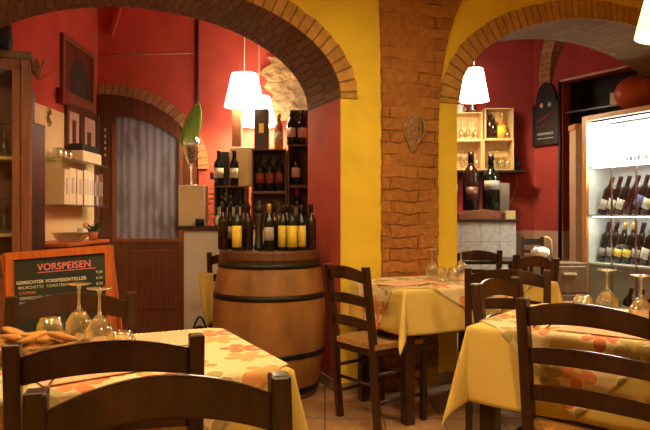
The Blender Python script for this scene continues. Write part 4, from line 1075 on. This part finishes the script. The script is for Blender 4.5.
# wooden framed hatch on the left wall
t = thing('framed_panel', 'wooden framed panel with a dark arch, high on the red left wall', 'picture', (XL, 0, 0))
def yz(bm, y0, y1, z0, z1, x0=0.0, x1=.03): return box(bm, (x0, y0, z0), (x1, y1, z1))
bm = B(); yz(bm, 5.31, 5.36, 2.113, 2.67); yz(bm, 5.99, 6.04, 2.113, 2.67); yz(bm, 5.36, 5.99, 2.62, 2.67); yz(bm, 5.36, 5.99, 2.113, 2.20); obj('frame', bm, 'cabinet', t)
bm = B(); yz(bm, 5.36, 5.99, 2.20, 2.62, 0, .015); obj('panel', bm, 'darkwood', t)
bm = B(); pts = [(5.50, 2.21), (5.90, 2.21)]+[(5.70+.20*math.cos(a), 2.33+.20*math.sin(a)) for a in [PI*i/14 for i in range(15)]]
a_ = [bm.verts.new((.018, y, z)) for y, z in pts]; b_ = [bm.verts.new((.010, y, z)) for y, z in pts]; bm.faces.new(a_); bm.faces.new(b_[::-1])
for i in range(len(pts)): bm.faces.new((a_[i], b_[i], b_[(i+1) % len(pts)], a_[(i+1) % len(pts)]))
obj('dark_arch', bm, 'dark_hole', t)
t = thing('wooden_shutter', 'wooden shutter with two pale panes on the left wall below the framed arch', 'shutter', (XL, 0, 0))
bm = B(); yz(bm, 5.40, 5.45, 1.64, 2.113, 0, .025); yz(bm, 5.70, 5.80, 1.64, 2.05, 0, .025); yz(bm, 6.10, 6.16, .98, 2.113, 0, .04); yz(bm, 5.45, 6.10, 2.05, 2.113, 0, .025); obj('frame', bm, 'darkwood', t)
bm = B(); yz(bm, 5.45, 5.70, 1.64, 2.05, 0, .01); obj('pane', bm, 'dado', t); bm = B(); yz(bm, 5.80, 6.10, 1.64, 2.05, 0, .01); obj('pane', bm, 'dado', t)
bm = B(); yz(bm, 5.55, 5.62, 1.70, 1.98, .01, .016); obj('dark_slot', bm, 'darkwood', t)
bm = B(); yz(bm, 5.90, 5.98, 1.70, 1.92, .01, .016); obj('dark_slot', bm, 'darkwood', t)
tag(obj('alarm_box', bev(box(B(), (0, -.06, 0), (.06, .06, .13)), .006, 2), 'redbox', loc=(XL, 5.29, 2.07)), 'small dark red box on the left wall at the corner of the framed panel', 'box')
bm = B(); tube(bm, [(0, .02*math.sin(i*.8), .012*i) for i in range(13)], [.004, .008, .011, .012, .012, .011, .009, .007, .006, .008, .010, .008, .003], 8)
for z, s in ((.03, 1), (.03, -1), (.10, 1), (.10, -1)): tube(bm, [(0, 0, z), (0, s*.03, z+.015), (0, s*.04, z-.005)], .004, 6)
tag(obj('gecko_ornament', bm, 'gecko', loc=(XL+.014, 5.08, 1.86)), 'small bronze gecko ornament on the cream part of the left wall', 'ornament')
for z, nmz in ((1.59, 'upper'), (1.225, 'lower')):
    tag(obj('glass_shelf', box(B(), (0, 4.92, 0), (.20, 5.92, .012)), 'glass_shelf', loc=(XL, 0, z)), '%s glass shelf on the cream left wall' % nmz, 'shelf')
t = thing('flower_box', 'cream planter with dark contents on the upper glass shelf', 'planter', (XL+.10, 5.60, 1.602))
obj('planter', bev(box(B(), (-.07, -.22, 0), (.07, .22, .10)), .012, 2), 'cream_box', t); obj('planter_soil', bev(box(B(), (-.065, -.21, .09), (.065, .21, .16)), .02, 2), 'black', t)
for i, y_ in enumerate((5.02, 5.12, 5.22)): place(tum, (XL+.10, y_, 1.602), 0, 'small clear glass on the upper glass shelf, %s of three' % ('nearest', 'middle', 'farthest')[i])
y_ = 4.95; rnd = random.Random(21)
bk = [('cream_box', .10), ('cream_box', .13), ('grey_label', .03), ('cream_box', .12), ('darkwood', .03), ('napkin_white', .05), ('cream_box', .06), ('napkin_white', .05), ('cream_box', .07), ('darkwood', .06), ('grey_label', .05), ('darkwood', .06), ('cabinet', .05)]
for i, (m, w_) in enumerate(bk):
    t = thing('book', '%s of the row of books and boxes on the lower glass shelf, %s spine' % ((nm_+['tenth', 'eleventh', 'twelfth', 'thirteenth'])[i], {'cream_box': 'cream', 'grey_label': 'grey', 'darkwood': 'dark brown', 'napkin_white': 'white', 'cabinet': 'red-brown'}[m]), 'book', (XL+.025, y_, 1.238), group='books on the lower glass shelf')
    h_ = rnd.uniform(.27, .30); obj('cover', bev(box(B(), (0, 0, 0), (.16, w_-.003, h_)), .002, 1), m, t); obj('spine_label', box(B(), (.16, w_*.3, h_*.3), (.161, w_*.7, h_*.75)), 'grey_label' if m != 'grey_label' else 'darkwood', t); y_ += w_
t = thing('sideboard', 'dark sideboard below the glass shelves behind the chalkboard', 'sideboard', (0, 0, 0))
obj('sideboard_body', box(B(), (XL+.004, 4.60, 0), (-1.86, 5.42, .925)), 'cabinet', t); obj('sideboard_top', bev(box(B(), (XL+.004, 4.58, .925), (-1.83, 5.44, .95)), .004, 2), 'orangewood', t)
t = thing('potted_flower', 'small potted plant with a peach flower on the sideboard', 'plant', (-1.90, 5.24, .95))
obj('pot', lathe(B(), [(.0001, 0), (.03, 0), (.042, .07), (.036, .07), (.0001, .05)], 18), 'terracotta', t)
bm = B(); rnd = random.Random(3)
for i in range(36):
    c = Vector((rnd.gauss(0.01, .025), rnd.gauss(0, .025), .10+rnd.gauss(0, .022))); a = Vector((rnd.uniform(-1, 1), rnd.uniform(-1, 1), rnd.uniform(-.3, 1))).normalized()*.025; b_ = a.cross(Vector((rnd.uniform(-1, 1), .3, .5))).normalized()*.012
    bm.faces.new([bm.verts.new(v) for v in (c-a, c+b_, c+a, c-b_)])
obj('leaves', bm, 'darkgreen', t)
bm = B(); bmesh.ops.create_icosphere(bm, subdivisions=2, radius=.028); obj('blossom', bm, 'flower', t, loc=(-.05, -.01, .12), smooth=True)
tag(obj('white_jug', lathe(B(), [(.0001, 0), (.03, 0), (.038, .05), (.028, .09), (.03, .10), (.0001, .03)], 18), 'napkin_white', loc=(-1.95, 5.12, .95)), 'small white jug left of the potted flower on the sideboard', 'jug')
t = thing('glass_dish', 'wide clear glass dish on the sideboard behind the chalkboard top', 'dish', (-1.93, 4.86, .95))
obj('dish_bowl', lathe(B(), [(.0001, 0), (.08, 0), (.15, .07), (.146, .072), (.078, .006), (.0001, .006)], 30), 'glass', t)

# ------------------------------------------------------------ chalkboard
DB = 3.0
t = thing('menu_chalkboard', 'orange-framed chalkboard listing starters in chalk, standing behind the left table', 'chalkboard', (-1.222, DB, .0), (math.radians(-8), math.radians(-4.5), 0))
w_, h_ = .52, 1.0
bm = B(); box(bm, (-w_/2, -.015, 0), (-w_/2+.036, .015, h_)); box(bm, (w_/2-.036, -.015, 0), (w_/2, .015, h_)); box(bm, (-w_/2+.036, -.015, h_-.036), (w_/2-.036, .015, h_)); box(bm, (-w_/2+.036, -.015, .2), (w_/2-.036, .015, .245))
obj('frame', bm, 'orangewood', t)
obj('slate', box(B(), (-w_/2+.036, -.004, .245), (w_/2-.036, .006, h_-.036)), 'slate', t)
bm = B(); rod(bm, (-w_/2-.04, .06, h_-.012), (w_/2-.05, .06, h_-.012), .03, .04); rod(bm, (-w_/2-.03, .05, h_), (-w_/2-.03, .32, .05), .05, .025); rod(bm, (w_/2-.05, .06, h_), (w_/2-.05, .32, .05), .05, .025)
obj('rear_frame', bm, 'orangewood', t)
def text(s, size, loc, m, parent, name='chalk_text', bold=.0):
    cu = bpy.data.curves.new('t', 'FONT'); cu.body = s; cu.size = size; cu.extrude = .0006; cu.offset = bold; cu.align_x = 'LEFT'; cu.space_character = 1.05
    o = bpy.data.objects.new('t', cu); C.objects.link(o); bpy.context.view_layer.update()
    me = bpy.data.meshes.new_from_object(o.evaluated_get(bpy.context.evaluated_depsgraph_get())); bpy.data.objects.remove(o)
    me.materials.clear(); me.materials.append(M[m])
    r = bpy.data.objects.new(name, me); C.objects.link(r); r.parent = parent; r.location = loc; r.rotation_euler = (PI/2, 0, 0); return r
text('VORSPEISEN', .046, (-.11, -.006, .903), 'chalk_pink', t, bold=.001)
obj('underline', rod(B(), (-.11, -.006, .893), (.175, -.006, .895), .002, .004), 'chalk_pink', t)
text('GEMISCHTER VORSPEISENTELLER', .0222, (-.215, -.006, .842), 'chalk_white', t, bold=.0006)
text('BRUSCHETTE  TOMATEN', .020, (-.205, -.006, .818), 'chalk_white', t)
text('CAPRESE', .020, (-.20, -.006, .792), 'chalk_orange', t)
text('GEMISCHTE  CARPACCIO', .021, (-.20, -.006, .766), 'chalk_white', t)
text('MIT RUCOLA', .020, (-.20, -.006, .742), 'chalk_white', t)
text('RISTORANTE', .020, (-.19, -.006, .718), 'chalk_orange', t)
for i, s_ in enumerate(('9,50', '6,50', '8,50', '9,50')): text(s_, .018, (.175, -.006, .868-.028*i), 'chalk_white', t)
text('BUON  APPETITO', .022, (-.08, -.006, .685), 'chalk_orange', t)

# ------------------------------------------------------------ camera, world, view
cam = bpy.data.cameras.new('camera'); cam.sensor_width = 36; cam.lens = 36*640/650; cam.clip_start = .02
co = bpy.data.objects.new('camera', cam); C.objects.link(co); co.location = (0, 0, 1.155); co.rotation_euler = (PI/2, 0, 0)
bpy.context.scene.camera = co
w = bpy.data.worlds.new('world'); bpy.context.scene.world = w; w.use_nodes = True
w.node_tree.nodes['Background'].inputs[0].default_value = (1, .75, .5, 1); w.node_tree.nodes['Background'].inputs[1].default_value = .05
vs = bpy.context.scene.view_settings
vs.view_transform = 'Standard'; vs.look = 'None'; vs.exposure = .40; vs.gamma = 1; vs.use_curve_mapping = False
